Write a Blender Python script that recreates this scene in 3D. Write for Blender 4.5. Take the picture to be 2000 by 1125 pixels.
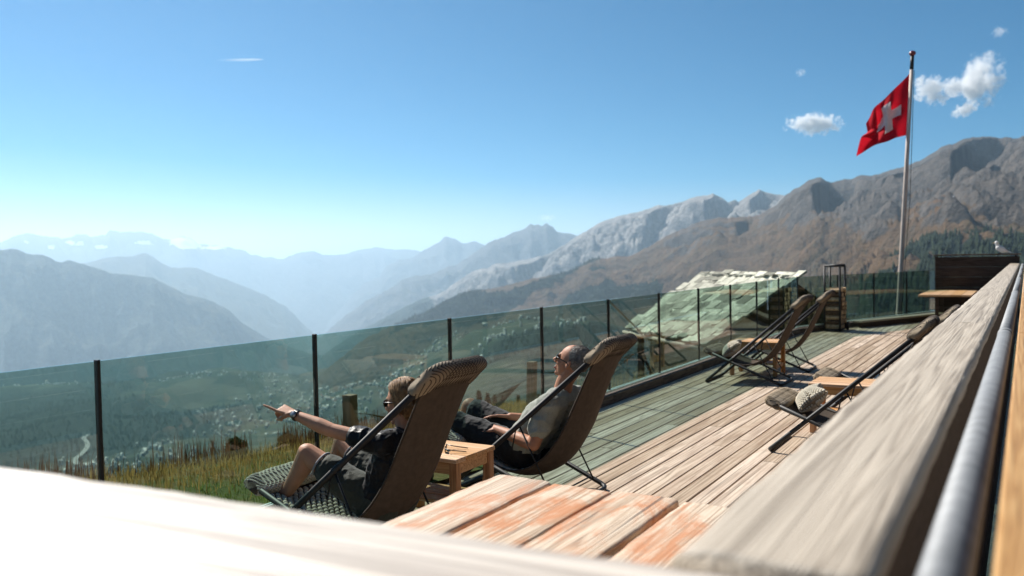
import bpy, bmesh, math, random
import numpy as np
from mathutils import Vector, Matrix

random.seed(7)
RNG = np.random.default_rng(11)
for o in list(bpy.data.objects):
    bpy.data.objects.remove(o)
SC = bpy.context.scene
COL = SC.collection

# ------------------------------------------------------------------ camera
# pixel <-> world helper of the 2000 x 1125 photograph (world: Y along the deck boards, X across, Z up)
F, CX, CY, H = 1700.0, 1000.0, 562.5, 1.62
def nrm(v):
    v = np.array(v, float)
    return v / np.linalg.norm(v)
_Y = nrm([1005, -75.5, F]); _X = nrm([2876, 8, -F]); _X = nrm(_X - _Y * _X.dot(_Y)); _Z = np.cross(_X, _Y)
ROT = np.array([_X, _Y, _Z]); CAMP = np.array([0, 0, H])
def ray(px, py): return ROT @ np.array([(px - CX) / F, (py - CY) / F, 1.0])
def atz(px, py, z=0.0):
    d = ray(px, py); return CAMP + d * ((z - H) / d[2])
def atx(px, py, x):
    d = ray(px, py); return CAMP + d * (x / d[0])
def aty(px, py, y):
    d = ray(px, py); return CAMP + d * (y / d[1])
def atd(px, py, dep): return CAMP + ray(px, py) * dep
def proj(p):
    c = (np.asarray(p, float) - CAMP) @ ROT
    return CX + F * c[..., 0] / c[..., 2], CY + F * c[..., 1] / c[..., 2]

cam_d = bpy.data.cameras.new("camera"); cam = bpy.data.objects.new("camera", cam_d); COL.objects.link(cam)
cam_d.sensor_width = 36; cam_d.lens = F / 2000 * 36; cam_d.clip_start = 0.05; cam_d.clip_end = 200000
_r = ROT @ np.array([1, 0, 0]); _u = ROT @ np.array([0, -1, 0]); _b = ROT @ np.array([0, 0, -1])
cam.matrix_world = Matrix(((_r[0], _u[0], _b[0], 0), (_r[1], _u[1], _b[1], 0), (_r[2], _u[2], _b[2], H), (0, 0, 0, 1)))
cam_d.dof.use_dof = True; cam_d.dof.focus_distance = 5.4; cam_d.dof.aperture_fstop = 2.5
SC.camera = cam

# ------------------------------------------------------------------ sky, sun, exposure
SUN_EL = math.radians(43.0); SUN_ROT = math.atan2(-1.15, 0.43)
world = bpy.data.worlds.new("World"); SC.world = world; world.use_nodes = True
wn = world.node_tree.nodes; wl = world.node_tree.links
bg = wn["Background"]; bg.inputs[1].default_value = 0.05
sky = wn.new("ShaderNodeTexSky"); sky.sky_type = 'NISHITA'; sky.sun_disc = False
sky.sun_elevation = SUN_EL; sky.sun_rotation = SUN_ROT; sky.altitude = 2200
sky.air_density = 0.8; sky.dust_density = 1.8; sky.ozone_density = 1.0
sat = wn.new("ShaderNodeHueSaturation"); sat.inputs['Saturation'].default_value = 2.1; sat.inputs['Hue'].default_value = 0.490
wl.new(sky.outputs[0], sat.inputs['Color']); wl.new(sat.outputs[0], bg.inputs[0])
sun_d = bpy.data.lights.new("sun", 'SUN'); sun_d.energy = 5.0; sun_d.angle = math.radians(0.5); sun_d.color = (1.0, 0.95, 0.87)
sun = bpy.data.objects.new("sun", sun_d); COL.objects.link(sun)
SUND = Vector((math.sin(SUN_ROT) * math.cos(SUN_EL), math.cos(SUN_ROT) * math.cos(SUN_EL), math.sin(SUN_EL)))
sun.rotation_euler = SUND.to_track_quat('Z', 'Y').to_euler()
sun.location = (0, 0, 30)
vs = SC.view_settings
vs.view_transform = 'Standard'; vs.look = 'None'; vs.gamma = 1.0; vs.use_curve_mapping = False; vs.exposure = 0.82
SC.render.engine = 'CYCLES'
cy = SC.cycles
cy.use_denoising = True
try:
    cy.denoiser = 'OPENIMAGEDENOISE'
except Exception:
    pass
cy.max_bounces = 8; cy.diffuse_bounces = 3; cy.glossy_bounces = 3; cy.transmission_bounces = 4
cy.transparent_max_bounces = 24; cy.volume_bounces = 2; cy.caustics_reflective = False; cy.caustics_refractive = False
cy.sample_clamp_indirect = 6.0

# ------------------------------------------------------------------ noise
def _hash(ix, iy, iz):
    h = (ix * 374761393 + iy * 668265263 + iz * 1274126177) & 0xFFFFFFFF
    h = ((h ^ (h >> 13)) * 1274126177) & 0xFFFFFFFF
    h = ((h ^ (h >> 15)) * 2246822519) & 0xFFFFFFFF
    return ((h ^ (h >> 16)) & 0xFFFFFF) / float(0xFFFFFF)
def vnoise(x, y, z=0.0):
    x, y, z = np.broadcast_arrays(np.asarray(x, float), np.asarray(y, float), np.asarray(z, float))
    ix, iy, iz = np.floor(x).astype(np.int64), np.floor(y).astype(np.int64), np.floor(z).astype(np.int64)
    fx, fy, fz = x - ix, y - iy, z - iz
    fx, fy, fz = fx * fx * (3 - 2 * fx), fy * fy * (3 - 2 * fy), fz * fz * (3 - 2 * fz)
    r = 0
    for dx in (0, 1):
        for dy in (0, 1):
            for dz in (0, 1):
                w = (fx if dx else 1 - fx) * (fy if dy else 1 - fy) * (fz if dz else 1 - fz)
                r = r + w * _hash(ix + dx, iy + dy, iz + dz)
    return r * 2 - 1
def fbm(x, y, z=0.0, o=5, g=0.5):
    r, a, s, f = 0, 1.0, 0.0, 1.0
    for i in range(o):
        r = r + a * vnoise(np.asarray(x) * f + i * 17.3, np.asarray(y) * f - i * 9.1, np.asarray(z) * f + i * 3.7); s += a; a *= g; f *= 2.03
    return r / s
def ridged(x, y, z=0.0, o=5, g=0.5):
    r, a, s, f = 0, 1.0, 0.0, 1.0
    for i in range(o):
        n = 1 - np.abs(vnoise(np.asarray(x) * f + i * 11.3, np.asarray(y) * f - i * 7.7, np.asarray(z) * f + i * 5.1))
        r = r + a * n * n; s += a; a *= g; f *= 2.07
    return r / s

# ------------------------------------------------------------------ mesh helpers
class MB:
    def __init__(s): s.v = []; s.f = []
    def add(s, vs_, fs):
        k = len(s.v); s.v.extend([tuple(map(float, p)) for p in vs_]); s.f.extend([tuple(i + k for i in f) for f in fs]); return s
    def box(s, c, d, ch=0.0, rot=None):
        x, y, z = d[0] / 2, d[1] / 2, d[2] / 2
        if ch <= 0:
            P = [(-x, -y, -z), (x, -y, -z), (x, y, -z), (-x, y, -z), (-x, -y, z), (x, -y, z), (x, y, z), (-x, y, z)]
            Fc = [(0, 3, 2, 1), (4, 5, 6, 7), (0, 1, 5, 4), (1, 2, 6, 5), (2, 3, 7, 6), (3, 0, 4, 7)]
        else:
            bm = bmesh.new(); bmesh.ops.create_cube(bm, size=1)
            for v in bm.verts: v.co = Vector((v.co.x * d[0], v.co.y * d[1], v.co.z * d[2]))
            bmesh.ops.bevel(bm, geom=bm.edges[:], offset=ch, segments=1, affect='EDGES')
            bm.verts.index_update(); P = [tuple(v.co) for v in bm.verts]; Fc = [tuple(v.index for v in f.verts) for f in bm.faces]; bm.free()
        if rot is not None: P = [tuple(rot @ Vector(p)) for p in P]
        return s.add([(p[0] + c[0], p[1] + c[1], p[2] + c[2]) for p in P], Fc)
    def tube(s, pts, r, n=8, cap=True, closed=False):
        pts = [np.array(p, float) for p in pts]; m = len(pts)
        rs = r if hasattr(r, '__len__') else [r] * m
        V = []; up = None
        for i in range(m):
            if closed: t = pts[(i + 1) % m] - pts[i - 1]
            else: t = pts[min(i + 1, m - 1)] - pts[max(i - 1, 0)]
            t = t / (np.linalg.norm(t) + 1e-12)
            if up is None:
                up = np.array([0, 0, 1.0]) if abs(t[2]) < 0.9 else np.array([1.0, 0, 0])
            a = up - t * up.dot(t); a /= np.linalg.norm(a) + 1e-12; up = a; b = np.cross(t, a)
            for k in range(n):
                th = 2 * math.pi * k / n
                V.append(pts[i] + rs[i] * (math.cos(th) * a + math.sin(th) * b))
        Fc = []
        for i in range(m if closed else m - 1):
            j = (i + 1) % m
            for k in range(n):
                Fc.append((i * n + k, i * n + (k + 1) % n, j * n + (k + 1) % n, j * n + k))
        if cap and not closed:
            Fc.append(tuple(range(n - 1, -1, -1))); Fc.append(tuple((m - 1) * n + k for k in range(n)))
        return s.add(V, Fc)
    def capsule(s, a, b, ra, rb, n=14, h=5):
        a, b = np.array(a, float), np.array(b, float); d = b - a; L = np.linalg.norm(d) + 1e-9; t = d / L
        pts = []; rs = []
        for i in range(h):
            an = math.pi / 2 * (1 - i / (h - 1)); pts.append(a - t * ra * math.sin(an)); rs.append(max(ra * math.cos(an), 1e-4))
        for i in range(h):
            an = math.pi / 2 * i / (h - 1); pts.append(b + t * rb * math.sin(an)); rs.append(max(rb * math.cos(an), 1e-4))
        return s.tube(pts, rs, n)
    def chain(s, pts, rs, n=14):
        for i in range(len(pts) - 1): s.capsule(pts[i], pts[i + 1], rs[i], rs[i + 1], n)
        return s
    def ellipsoid(s, c, ax, n=18, m=12, p=1.0):
        # ax: three axis vectors (with length); p<1 gives a boxier superellipsoid
        c = np.array(c, float); ax = [np.array(q, float) for q in ax]; V = []
        sp = lambda q: math.copysign(abs(q) ** p, q)
        for i in range(m + 1):
            ph = -math.pi / 2 + math.pi * i / m
            for k in range(n):
                th = 2 * math.pi * k / n
                V.append(c + ax[0] * sp(math.cos(ph)) * sp(math.cos(th)) + ax[1] * sp(math.cos(ph)) * sp(math.sin(th)) + ax[2] * sp(math.sin(ph)))
        Fc = []
        for i in range(m):
            for k in range(n):
                Fc.append((i * n + k, i * n + (k + 1) % n, (i + 1) * n + (k + 1) % n, (i + 1) * n + k))
        return s.add(V, Fc)
    def grid(s, P, flip=False):
        P = np.asarray(P); a, b = P.shape[:2]
        Fc = []
        for i in range(a - 1):
            for j in range(b - 1):
                q = (i * b + j, i * b + j + 1, (i + 1) * b + j + 1, (i + 1) * b + j)
                Fc.append(q[::-1] if flip else q)
        return s.add(P.reshape(-1, 3), Fc)
    def prism(s, poly, d):
        # poly: list of 3D points, d: extrusion vector
        n = len(poly); P = [np.array(p, float) for p in poly]; Q = [p + np.array(d, float) for p in P]
        Fc = [tuple(range(n))[::-1], tuple(range(n, 2 * n))] + [(i, (i + 1) % n, n + (i + 1) % n, n + i) for i in range(n)]
        return s.add(P + Q, Fc)
    def mesh(s, name, smooth=False):
        me = bpy.data.meshes.new(name); me.from_pydata(s.v, [], s.f); me.update()
        if smooth: me.polygons.foreach_set('use_smooth', [True] * len(me.polygons))
        return me
    def build(s, name, mat, parent=None, smooth=False):
        return link(name, s.mesh(name, smooth), mat, parent)

def link(name, me, mat=None, parent=None):
    o = bpy.data.objects.new(name, me)
    COL.objects.link(o)
    if mat is not None and me is not None and len(me.materials) == 0: me.materials.append(mat)
    if parent is not None: o.parent = parent
    return o
def tag(o, label=None, cat=None, group=None, kind=None):
    if label: o['label'] = label
    if cat: o['category'] = cat
    if group: o['group'] = group
    if kind: o['kind'] = kind
    return o
def empty(name, loc=(0, 0, 0), rz=0.0):
    o = bpy.data.objects.new(name, None); COL.objects.link(o); o.location = loc; o.rotation_euler = (0, 0, rz); o.empty_display_size = 0.2
    return o
def copy_tree(o, parent=None):
    c = o.copy(); COL.objects.link(c); c.parent = parent
    for ch in list(o.children): copy_tree(ch, c)
    return c
def fast_grid(name, P, mat, attrs=None, smooth=True):
    a, b = P.shape[:2]; me = bpy.data.meshes.new(name)
    idx = np.arange(a * b).reshape(a, b)
    q = np.stack([idx[:-1, :-1], idx[:-1, 1:], idx[1:, 1:], idx[1:, :-1]], -1).reshape(-1, 4)
    me.vertices.add(a * b); me.vertices.foreach_set('co', P.reshape(-1).astype(np.float32))
    me.loops.add(q.size); me.loops.foreach_set('vertex_index', q.reshape(-1).astype(np.int32))
    me.polygons.add(len(q)); me.polygons.foreach_set('loop_start', (np.arange(len(q)) * 4).astype(np.int32))
    me.polygons.foreach_set('loop_total', np.full(len(q), 4, np.int32))
    me.update(calc_edges=True); me.validate()
    if smooth: me.polygons.foreach_set('use_smooth', np.ones(len(me.polygons), bool))
    for k, w in (attrs or {}).items():
        at = me.attributes.new(k, 'FLOAT', 'POINT'); at.data.foreach_set('value', w.reshape(-1).astype(np.float32))
    return link(name, me, mat)
def fast_tris(name, V, T, mat, attrs=None):
    me = bpy.data.meshes.new(name)
    me.vertices.add(len(V)); me.vertices.foreach_set('co', V.reshape(-1).astype(np.float32))
    me.loops.add(T.size); me.loops.foreach_set('vertex_index', T.reshape(-1).astype(np.int32))
    me.polygons.add(len(T)); me.polygons.foreach_set('loop_start', (np.arange(len(T)) * 3).astype(np.int32))
    me.polygons.foreach_set('loop_total', np.full(len(T), 3, np.int32))
    me.update(calc_edges=True)
    for k, w in (attrs or {}).items():
        at = me.attributes.new(k, 'FLOAT', 'POINT'); at.data.foreach_set('value', w.reshape(-1).astype(np.float32))
    return link(name, me, mat)

# ------------------------------------------------------------------ materials
class NT:
    def __init__(s, name):
        s.m = bpy.data.materials.new(name); s.m.use_nodes = True; s.t = s.m.node_tree
        s.b = s.t.nodes["Principled BSDF"]; s.out = s.t.nodes["Material Output"]
    def n(s, ty, **kw):
        x = s.t.nodes.new(ty)
        for k, v in kw.items(): setattr(x, k, v)
        return x
    def l(s, a, b): s.t.links.new(a, b)
    def val(s, node, i, v):
        node.inputs[i].default_value = v
    def coord(s, kind='Object', scale=(1, 1, 1), rnd=0.0, rot=(0, 0, 0)):
        tc = s.n("ShaderNodeTexCoord"); mp = s.n("ShaderNodeMapping"); mp.inputs['Scale'].default_value = scale; mp.inputs['Rotation'].default_value = rot
        src = tc.outputs[kind]
        if rnd:
            oi = s.n("ShaderNodeObjectInfo"); mu = s.n("ShaderNodeVectorMath", operation='SCALE'); cb = s.n("ShaderNodeCombineXYZ")
            s.l(oi.outputs['Random'], cb.inputs[0]); s.l(oi.outputs['Random'], cb.inputs[1]); s.l(oi.outputs['Random'], cb.inputs[2])
            s.l(cb.outputs[0], mu.inputs[0]); mu.inputs['Scale'].default_value = rnd
            ad = s.n("ShaderNodeVectorMath", operation='ADD'); s.l(src, ad.inputs[0]); s.l(mu.outputs[0], ad.inputs[1]); src = ad.outputs[0]
        s.l(src, mp.inputs[0]); return mp.outputs[0]
    def pos(s, scale):
        g = s.n("ShaderNodeNewGeometry"); mp = s.n("ShaderNodeMapping"); mp.inputs['Scale'].default_value = (scale,) * 3
        s.l(g.outputs['Position'], mp.inputs[0]); return mp.outputs[0]
    def noise(s, vec, scale, detail=5, rough=0.55, dist=0.0):
        x = s.n("ShaderNodeTexNoise"); s.l(vec, x.inputs['Vector']); x.inputs['Scale'].default_value = scale
        x.inputs['Detail'].default_value = detail; x.inputs['Roughness'].default_value = rough; x.inputs['Distortion'].default_value = dist
        return x.outputs[0]
    def ramp(s, fac, stops):
        r = s.n("ShaderNodeValToRGB"); s.l(fac, r.inputs[0]); e = r.color_ramp.elements
        while len(e) < len(stops): e.new(0.5)
        for i, (p, c) in enumerate(stops):
            e[i].position = p; e[i].color = (c, c, c, 1) if not hasattr(c, '__len__') else (*c, 1)
        return r.outputs[0]
    def mix(s, fac, a, b, mode='MIX'):
        x = s.n("ShaderNodeMix", data_type='RGBA', blend_type=mode)
        for inp, v in ((x.inputs[0], fac), (x.inputs[6], a), (x.inputs[7], b)):
            if hasattr(v, 'links'): s.l(v, inp)
            elif hasattr(v, '__len__'): inp.default_value = (*v, 1)
            else: inp.default_value = v
        return x.outputs[2]
    def math(s, op, a, b=0.0, clamp=False):
        x = s.n("ShaderNodeMath", operation=op); x.use_clamp = clamp
        for inp, v in ((x.inputs[0], a), (x.inputs[1], b)):
            if hasattr(v, 'links'): s.l(v, inp)
            else: inp.default_value = v
        return x.outputs[0]
    def bump(s, h, strength=0.5, dist=0.01):
        b = s.n("ShaderNodeBump"); b.inputs['Strength'].default_value = strength; b.inputs['Distance'].default_value = dist
        s.l(h, b.inputs['Height']); s.l(b.outputs[0], s.b.inputs['Normal'])
    def col(s, c):
        if hasattr(c, 'links'): s.l(c, s.b.inputs['Base Color'])
        else: s.b.inputs['Base Color'].default_value = (*c, 1)
    def rough(s, r, spec=0.5, metal=0.0):
        if hasattr(r, 'links'): s.l(r, s.b.inputs['Roughness'])
        else: s.b.inputs['Roughness'].default_value = r
        s.b.inputs['Specular IOR Level'].default_value = spec; s.b.inputs['Metallic'].default_value = metal
    def attr(s, name):
        a = s.n("ShaderNodeAttribute"); a.attribute_name = name; return a.outputs['Fac']

def plain(name, c, r=0.6, spec=0.4, metal=0.0, var=0.0, scale=20, bump=0.0):
    m = NT(name)
    if var > 0 or bump > 0:
        v = m.coord('Object', rnd=7.0); nz = m.noise(v, scale, 5)
        a = tuple(x * (1 - var) for x in c); b = tuple(min(1, x * (1 + var)) for x in c)
        m.col(m.ramp(nz, [(0.3, a), (0.7, b)]))
        if bump > 0: m.bump(nz, 0.6, bump)
    else: m.col(c)
    m.rough(r, spec, metal); return m.m

def wood(name, dark, mid, light, axis=1, grain=14.0, rough=0.65, spec=0.3, crack=0.5, stain=None, stain_amt=0.0, vary=0.25, bump=0.003, along=0.6, tint=None):
    """weathered board: grain stretched along an axis, growth-ring figure, dark cracks, stains"""
    m = NT(name)
    sc = [grain, grain, grain]; sc[axis] = along
    v = m.coord('Object', tuple(sc), rnd=23.0)
    rings = m.noise(v, 1.0, 3, 0.5, 0.6)
    fine = m.noise(v, 6.0, 6, 0.65)
    w = m.math('FRACT', m.math('MULTIPLY', rings, 9.0))
    tri = m.math('ABSOLUTE', m.math('SUBTRACT', w, 0.5))
    g = m.math('ADD', m.math('MULTIPLY', tri, 0.9), m.math('MULTIPLY', fine, 0.75))
    c = m.ramp(g, [(0.30, dark), (0.52, mid), (0.78, light)])
    sc2 = [3.0, 3.0, 3.0]; sc2[axis] = 0.9
    v2 = m.coord('Object', tuple(sc2), rnd=31.0)
    blot = m.noise(v2, 1.3, 4, 0.6)
    c = m.mix(m.ramp(blot, [(0.35, 0.0), (0.7, 0.45)]), c, mid, 'MIX')
    if stain is not None:
        sb = m.noise(v2, 2.2, 5, 0.7, 0.8)
        c = m.mix(m.math('MULTIPLY', m.ramp(sb, [(0.46, 0.0), (0.60, 1.0)]), stain_amt), c, stain)
    if crack > 0:
        sc3 = [grain * 3.2] * 3; sc3[axis] = along * 1.4
        v3 = m.coord('Object', tuple(sc3), rnd=11.0)
        ck = m.noise(v3, 1.0, 3, 0.5)
        ckm = m.ramp(ck, [(0.30, 1.0), (0.36, 0.0)])
        c = m.mix(m.math('MULTIPLY', ckm, crack), c, tuple(x * 0.25 for x in dark))
        g = m.math('SUBTRACT', g, m.math('MULTIPLY', ckm, 0.6))
    oi = m.n("ShaderNodeObjectInfo")
    hsv = m.n("ShaderNodeHueSaturation"); m.l(c, hsv.inputs['Color'])
    m.l(m.math('ADD', m.math('MULTIPLY', oi.outputs['Random'], vary * 2), 1.0 - vary), hsv.inputs['Value'])
    m.l(m.math('ADD', m.math('MULTIPLY', oi.outputs['Random'], -0.3), 1.1), hsv.inputs['Saturation'])
    m.col(hsv.outputs[0]); m.rough(rough, spec); m.bump(g, 0.8, bump)
    return m.m

M = {}
M['deck'] = wood('deck_wood', (0.20, 0.14, 0.09), (0.40, 0.30, 0.21), (0.57, 0.45, 0.335), 1, 10, 0.6, 0.35, 0.5, (0.30, 0.19, 0.12), 0.35, 0.22, 0.002, 0.22)
M['rail'] = wood('rail_wood', (0.17, 0.13, 0.09), (0.36, 0.295, 0.22), (0.50, 0.425, 0.33), 1, 26, 0.55, 0.4, 0.6, None, 0, 0.08, 0.0025, 0.22)
M['rail_x'] = wood('rail_wood_across', (0.24, 0.19, 0.15), (0.50, 0.43, 0.36), (0.66, 0.58, 0.49), 0, 12, 0.42, 0.5, 0.3, None, 0, 0.05, 0.003, 0.25)
M['tablewood'] = wood('worn_table_wood', (0.24, 0.15, 0.09), (0.50, 0.36, 0.235), (0.66, 0.53, 0.39), 1, 13, 0.5, 0.4, 0.7, (0.50, 0.18, 0.045), 0.85, 0.08, 0.003, 0.3)
M['teak'] = wood('side_table_wood', (0.30, 0.14, 0.05), (0.52, 0.27, 0.105), (0.68, 0.41, 0.19), 0, 16, 0.5, 0.4, 0.2, None, 0, 0.15, 0.001)
M['teak_z'] = wood('side_table_leg_wood', (0.25, 0.10, 0.03), (0.42, 0.185, 0.06), (0.55, 0.28, 0.11), 2, 16, 0.5, 0.4, 0.2, None, 0, 0.12, 0.001)
M['orange'] = wood('orange_wood', (0.32, 0.17, 0.07), (0.44, 0.255, 0.11), (0.54, 0.34, 0.165), 1, 30, 0.5, 0.4, 0.35, None, 0, 0.1, 0.002)
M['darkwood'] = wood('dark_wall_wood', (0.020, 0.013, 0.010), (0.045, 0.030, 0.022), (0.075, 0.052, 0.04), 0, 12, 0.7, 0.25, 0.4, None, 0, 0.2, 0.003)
M['curb'] = wood('curb_wood', (0.04, 0.03, 0.024), (0.10, 0.076, 0.06), (0.17, 0.13, 0.10), 1, 12, 0.75, 0.25, 0.5, None, 0, 0.2, 0.003)
M['hutwood'] = wood('hut_wood', (0.13, 0.085, 0.05), (0.26, 0.18, 0.11), (0.36, 0.27, 0.18), 0, 8, 0.75, 0.2, 0.5, None, 0, 0.2, 0.003)
M['postwood'] = wood('post_wood', (0.16, 0.10, 0.06), (0.30, 0.20, 0.125), (0.42, 0.30, 0.20), 2, 14, 0.75, 0.2, 0.5, None, 0, 0.15, 0.003)
M['polewood'] = wood('flagpole_wood', (0.30, 0.22, 0.17), (0.48, 0.38, 0.31), (0.58, 0.48, 0.41), 2, 10, 0.6, 0.3, 0.1, None, 0, 0.05, 0.001)
M['shadow_base'] = plain('deck_underside_shade', (0.02, 0.017, 0.014), 0.9, 0.1)  # near-black sheet, the shade under the boards put into its colour
M['steel'] = plain('black_steel', (0.012, 0.012, 0.013), 0.55, 0.4, 0.0, 0.3, 40)
M['post'] = plain('railing_post_metal', (0.02, 0.022, 0.024), 0.35, 0.5, 0.3, 0.2, 30)
M['alu'] = plain('channel_aluminium', (0.66, 0.74, 0.72), 0.4, 0.5, 0.2, 0.1, 30)
M['pipe'] = plain('galvanised_pipe', (0.25, 0.26, 0.27), 0.65, 0.4, 0.3, 0.2, 25)
M['rubber'] = plain('rubber', (0.015, 0.015, 0.015), 0.7, 0.3)
M['black_plastic'] = plain('black_plastic', (0.01, 0.01, 0.011), 0.3, 0.5)
M['ball'] = plain('finial_paint', (0.17, 0.02, 0.02), 0.3, 0.6)
M['string'] = plain('hammock_string', (0.16, 0.14, 0.09), 0.8, 0.2)
M['cord'] = plain('dark_cord', (0.05, 0.05, 0.045), 0.8, 0.2)
M['white_bird'] = plain('bird_white', (0.80, 0.79, 0.76), 0.7, 0.3, 0, 0.08, 30)
M['bird_beak'] = plain('bird_beak', (0.25, 0.16, 0.05), 0.5)
M['bark'] = plain('log_bark', (0.10, 0.065, 0.04), 0.9, 0.2, 0, 0.6, 30, 0.01)
M['logend'] = plain('log_end', (0.50, 0.36, 0.22), 0.8, 0.2, 0, 0.35, 25)

def fabric(name, c, r=0.85, weave=420, var=0.18):
    m = NT(name); v = m.coord('Object')
    w1 = m.n("ShaderNodeTexWave", wave_type='BANDS', bands_direction='Y'); w1.inputs['Scale'].default_value = weave; m.l(v, w1.inputs[0])
    nz = m.noise(v, 7, 4); nf = m.noise(v, 160, 3)
    a = tuple(x * (1 - var) for x in c); b = tuple(min(1, x * (1 + var)) for x in c)
    cc = m.ramp(nz, [(0.3, a), (0.7, b)])
    cc = m.mix(m.ramp(nf, [(0.35, 0.35), (0.65, 0.0)]), cc, tuple(x * 0.6 for x in c))
    m.col(cc); m.rough(r, 0.15); m.b.inputs['Sheen Weight'].default_value = 0.15
    m.bump(m.math('ADD', m.math('MULTIPLY', nz, 3.0), nf), 0.35, 0.004); return m.m
def cloth_thin(name, c, trans=0.3):
    """cloth that lets some light through"""
    m = NT(name); v = m.coord('Object'); nz = m.noise(v, 30, 4); nf = m.noise(v, 300, 2)
    cc = m.ramp(nz, [(0.3, tuple(x * 0.85 for x in c)), (0.7, tuple(min(1, x * 1.12) for x in c))])
    m.col(cc); m.rough(0.85, 0.12); m.bump(m.math('ADD', m.math('MULTIPLY', nz, 2.0), nf), 0.3, 0.003)
    tr = m.n("ShaderNodeBsdfTranslucent"); m.l(cc, tr.inputs[0]); mx = m.n("ShaderNodeMixShader"); mx.inputs[0].default_value = trans
    m.l(m.b.outputs[0], mx.inputs[1]); m.l(tr.outputs[0], mx.inputs[2]); m.l(mx.outputs[0], m.out.inputs[0]); return m.m
M['sling'] = cloth_thin('sling_canvas', (0.088, 0.068, 0.053), 0.03)
M['sling_in'] = fabric('sling_lining', (0.10, 0.075, 0.055))
M['net_dark'] = fabric('dark_net_cord', (0.055, 0.040, 0.028), 0.9, 200, 0.2)
M['foot_core'] = fabric('foot_cloth', (0.10, 0.078, 0.055), 0.9, 200, 0.2)
M['pad_core'] = fabric('cover_cloth', (0.27, 0.215, 0.15), 0.9, 200, 0.2)
M['rope'] = fabric('rope_knit', (0.29, 0.225, 0.15), 0.9, 200, 0.3)
M['rope_light'] = fabric('pale_rope_knit', (0.60, 0.54, 0.43), 0.9, 200, 0.25)
M['shirt_w'] = fabric('black_sport_shirt', (0.010, 0.010, 0.012), 0.42, 500, 0.3)
M['shorts_w'] = fabric('olive_shorts', (0.050, 0.055, 0.042), 0.7)
M['hem'] = fabric('grey_hem', (0.35, 0.35, 0.36), 0.6)
M['shirt_m'] = fabric('sage_tshirt', (0.30, 0.315, 0.27), 0.85)
M['shorts_m'] = fabric('dark_shorts', (0.020, 0.021, 0.022), 0.8)
M['flag_red'] = cloth_thin('flag_red', (0.52, 0.010, 0.022), 0.35)
M['flag_white'] = cloth_thin('flag_white', (0.88, 0.85, 0.84), 0.4)

def skin_mat(name, c):
    m = NT(name); v = m.coord('Object'); nz = m.noise(v, 14, 5); nf = m.noise(v, 220, 3)
    m.col(m.ramp(nz, [(0.3, tuple(x * 0.85 for x in c)), (0.7, tuple(min(1, x * 1.12) for x in c))]))
    m.rough(0.58, 0.3); m.b.inputs['Subsurface Weight'].default_value = 0.12; m.b.inputs['Subsurface Radius'].default_value = (0.012, 0.004, 0.002)
    m.bump(nf, 0.25, 0.001); return m.m
M['skin_w'] = skin_mat('tanned_skin', (0.46, 0.235, 0.145))
M['skin_m'] = skin_mat('sun_browned_skin', (0.42, 0.20, 0.12))
def hair_mat(name, a, b):
    m = NT(name); v = m.coord('Object', (1, 1, 1)); nz = m.noise(v, 40, 4); m.col(m.ramp(nz, [(0.3, a), (0.7, b)])); m.rough(0.55, 0.35); m.bump(m.noise(v, 260, 2), 0.4, 0.002); return m.m
M['hair_w'] = hair_mat('golden_brown_hair', (0.09, 0.042, 0.016), (0.38, 0.21, 0.085))
M['hair_m'] = hair_mat('grey_brown_hair', (0.07, 0.055, 0.045), (0.26, 0.23, 0.20))
M['lens'] = plain('sunglass_lens', (0.012, 0.02, 0.014), 0.06, 0.8)
M['lips'] = plain('lips', (0.36, 0.12, 0.09), 0.45)
M['teeth'] = plain('teeth', (0.75, 0.72, 0.66), 0.3)
M['watch_face'] = plain('watch_face', (0.30, 0.33, 0.38), 0.12, 0.8, 0.5)

def glass_mat():
    m = NT('tinted_glass'); t = m.t
    t.nodes.remove(m.b)
    tr = m.n("ShaderNodeBsdfTransparent"); tr.inputs[0].default_value = (0.625, 0.725, 0.68, 1)
    gl = m.n("ShaderNodeBsdfGlossy"); gl.inputs['Roughness'].default_value = 0.004; gl.inputs[0].default_value = (1, 1, 1, 1)
    v = m.coord('Object'); nz = m.noise(v, 1.1, 2); bp = m.n("ShaderNodeBump"); bp.inputs['Strength'].default_value = 0.015; bp.inputs['Distance'].default_value = 0.01
    m.l(nz, bp.inputs['Height']); m.l(bp.outputs[0], gl.inputs['Normal'])
    fr = m.n("ShaderNodeFresnel"); fr.inputs[0].default_value = 1.5
    g = m.n("ShaderNodeNewGeometry")
    fac = m.math('MULTIPLY', m.math('MULTIPLY', fr.outputs[0], m.math('SUBTRACT', 1.0, g.outputs['Backfacing'])), 1.05, True)
    mx = m.n("ShaderNodeMixShader"); m.l(fac, mx.inputs[0]); m.l(tr.outputs[0], mx.inputs[1]); m.l(gl.outputs[0], mx.inputs[2])
    m.l(mx.outputs[0], m.out.inputs[0]); return m.m
M['glass'] = glass_mat()

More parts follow.
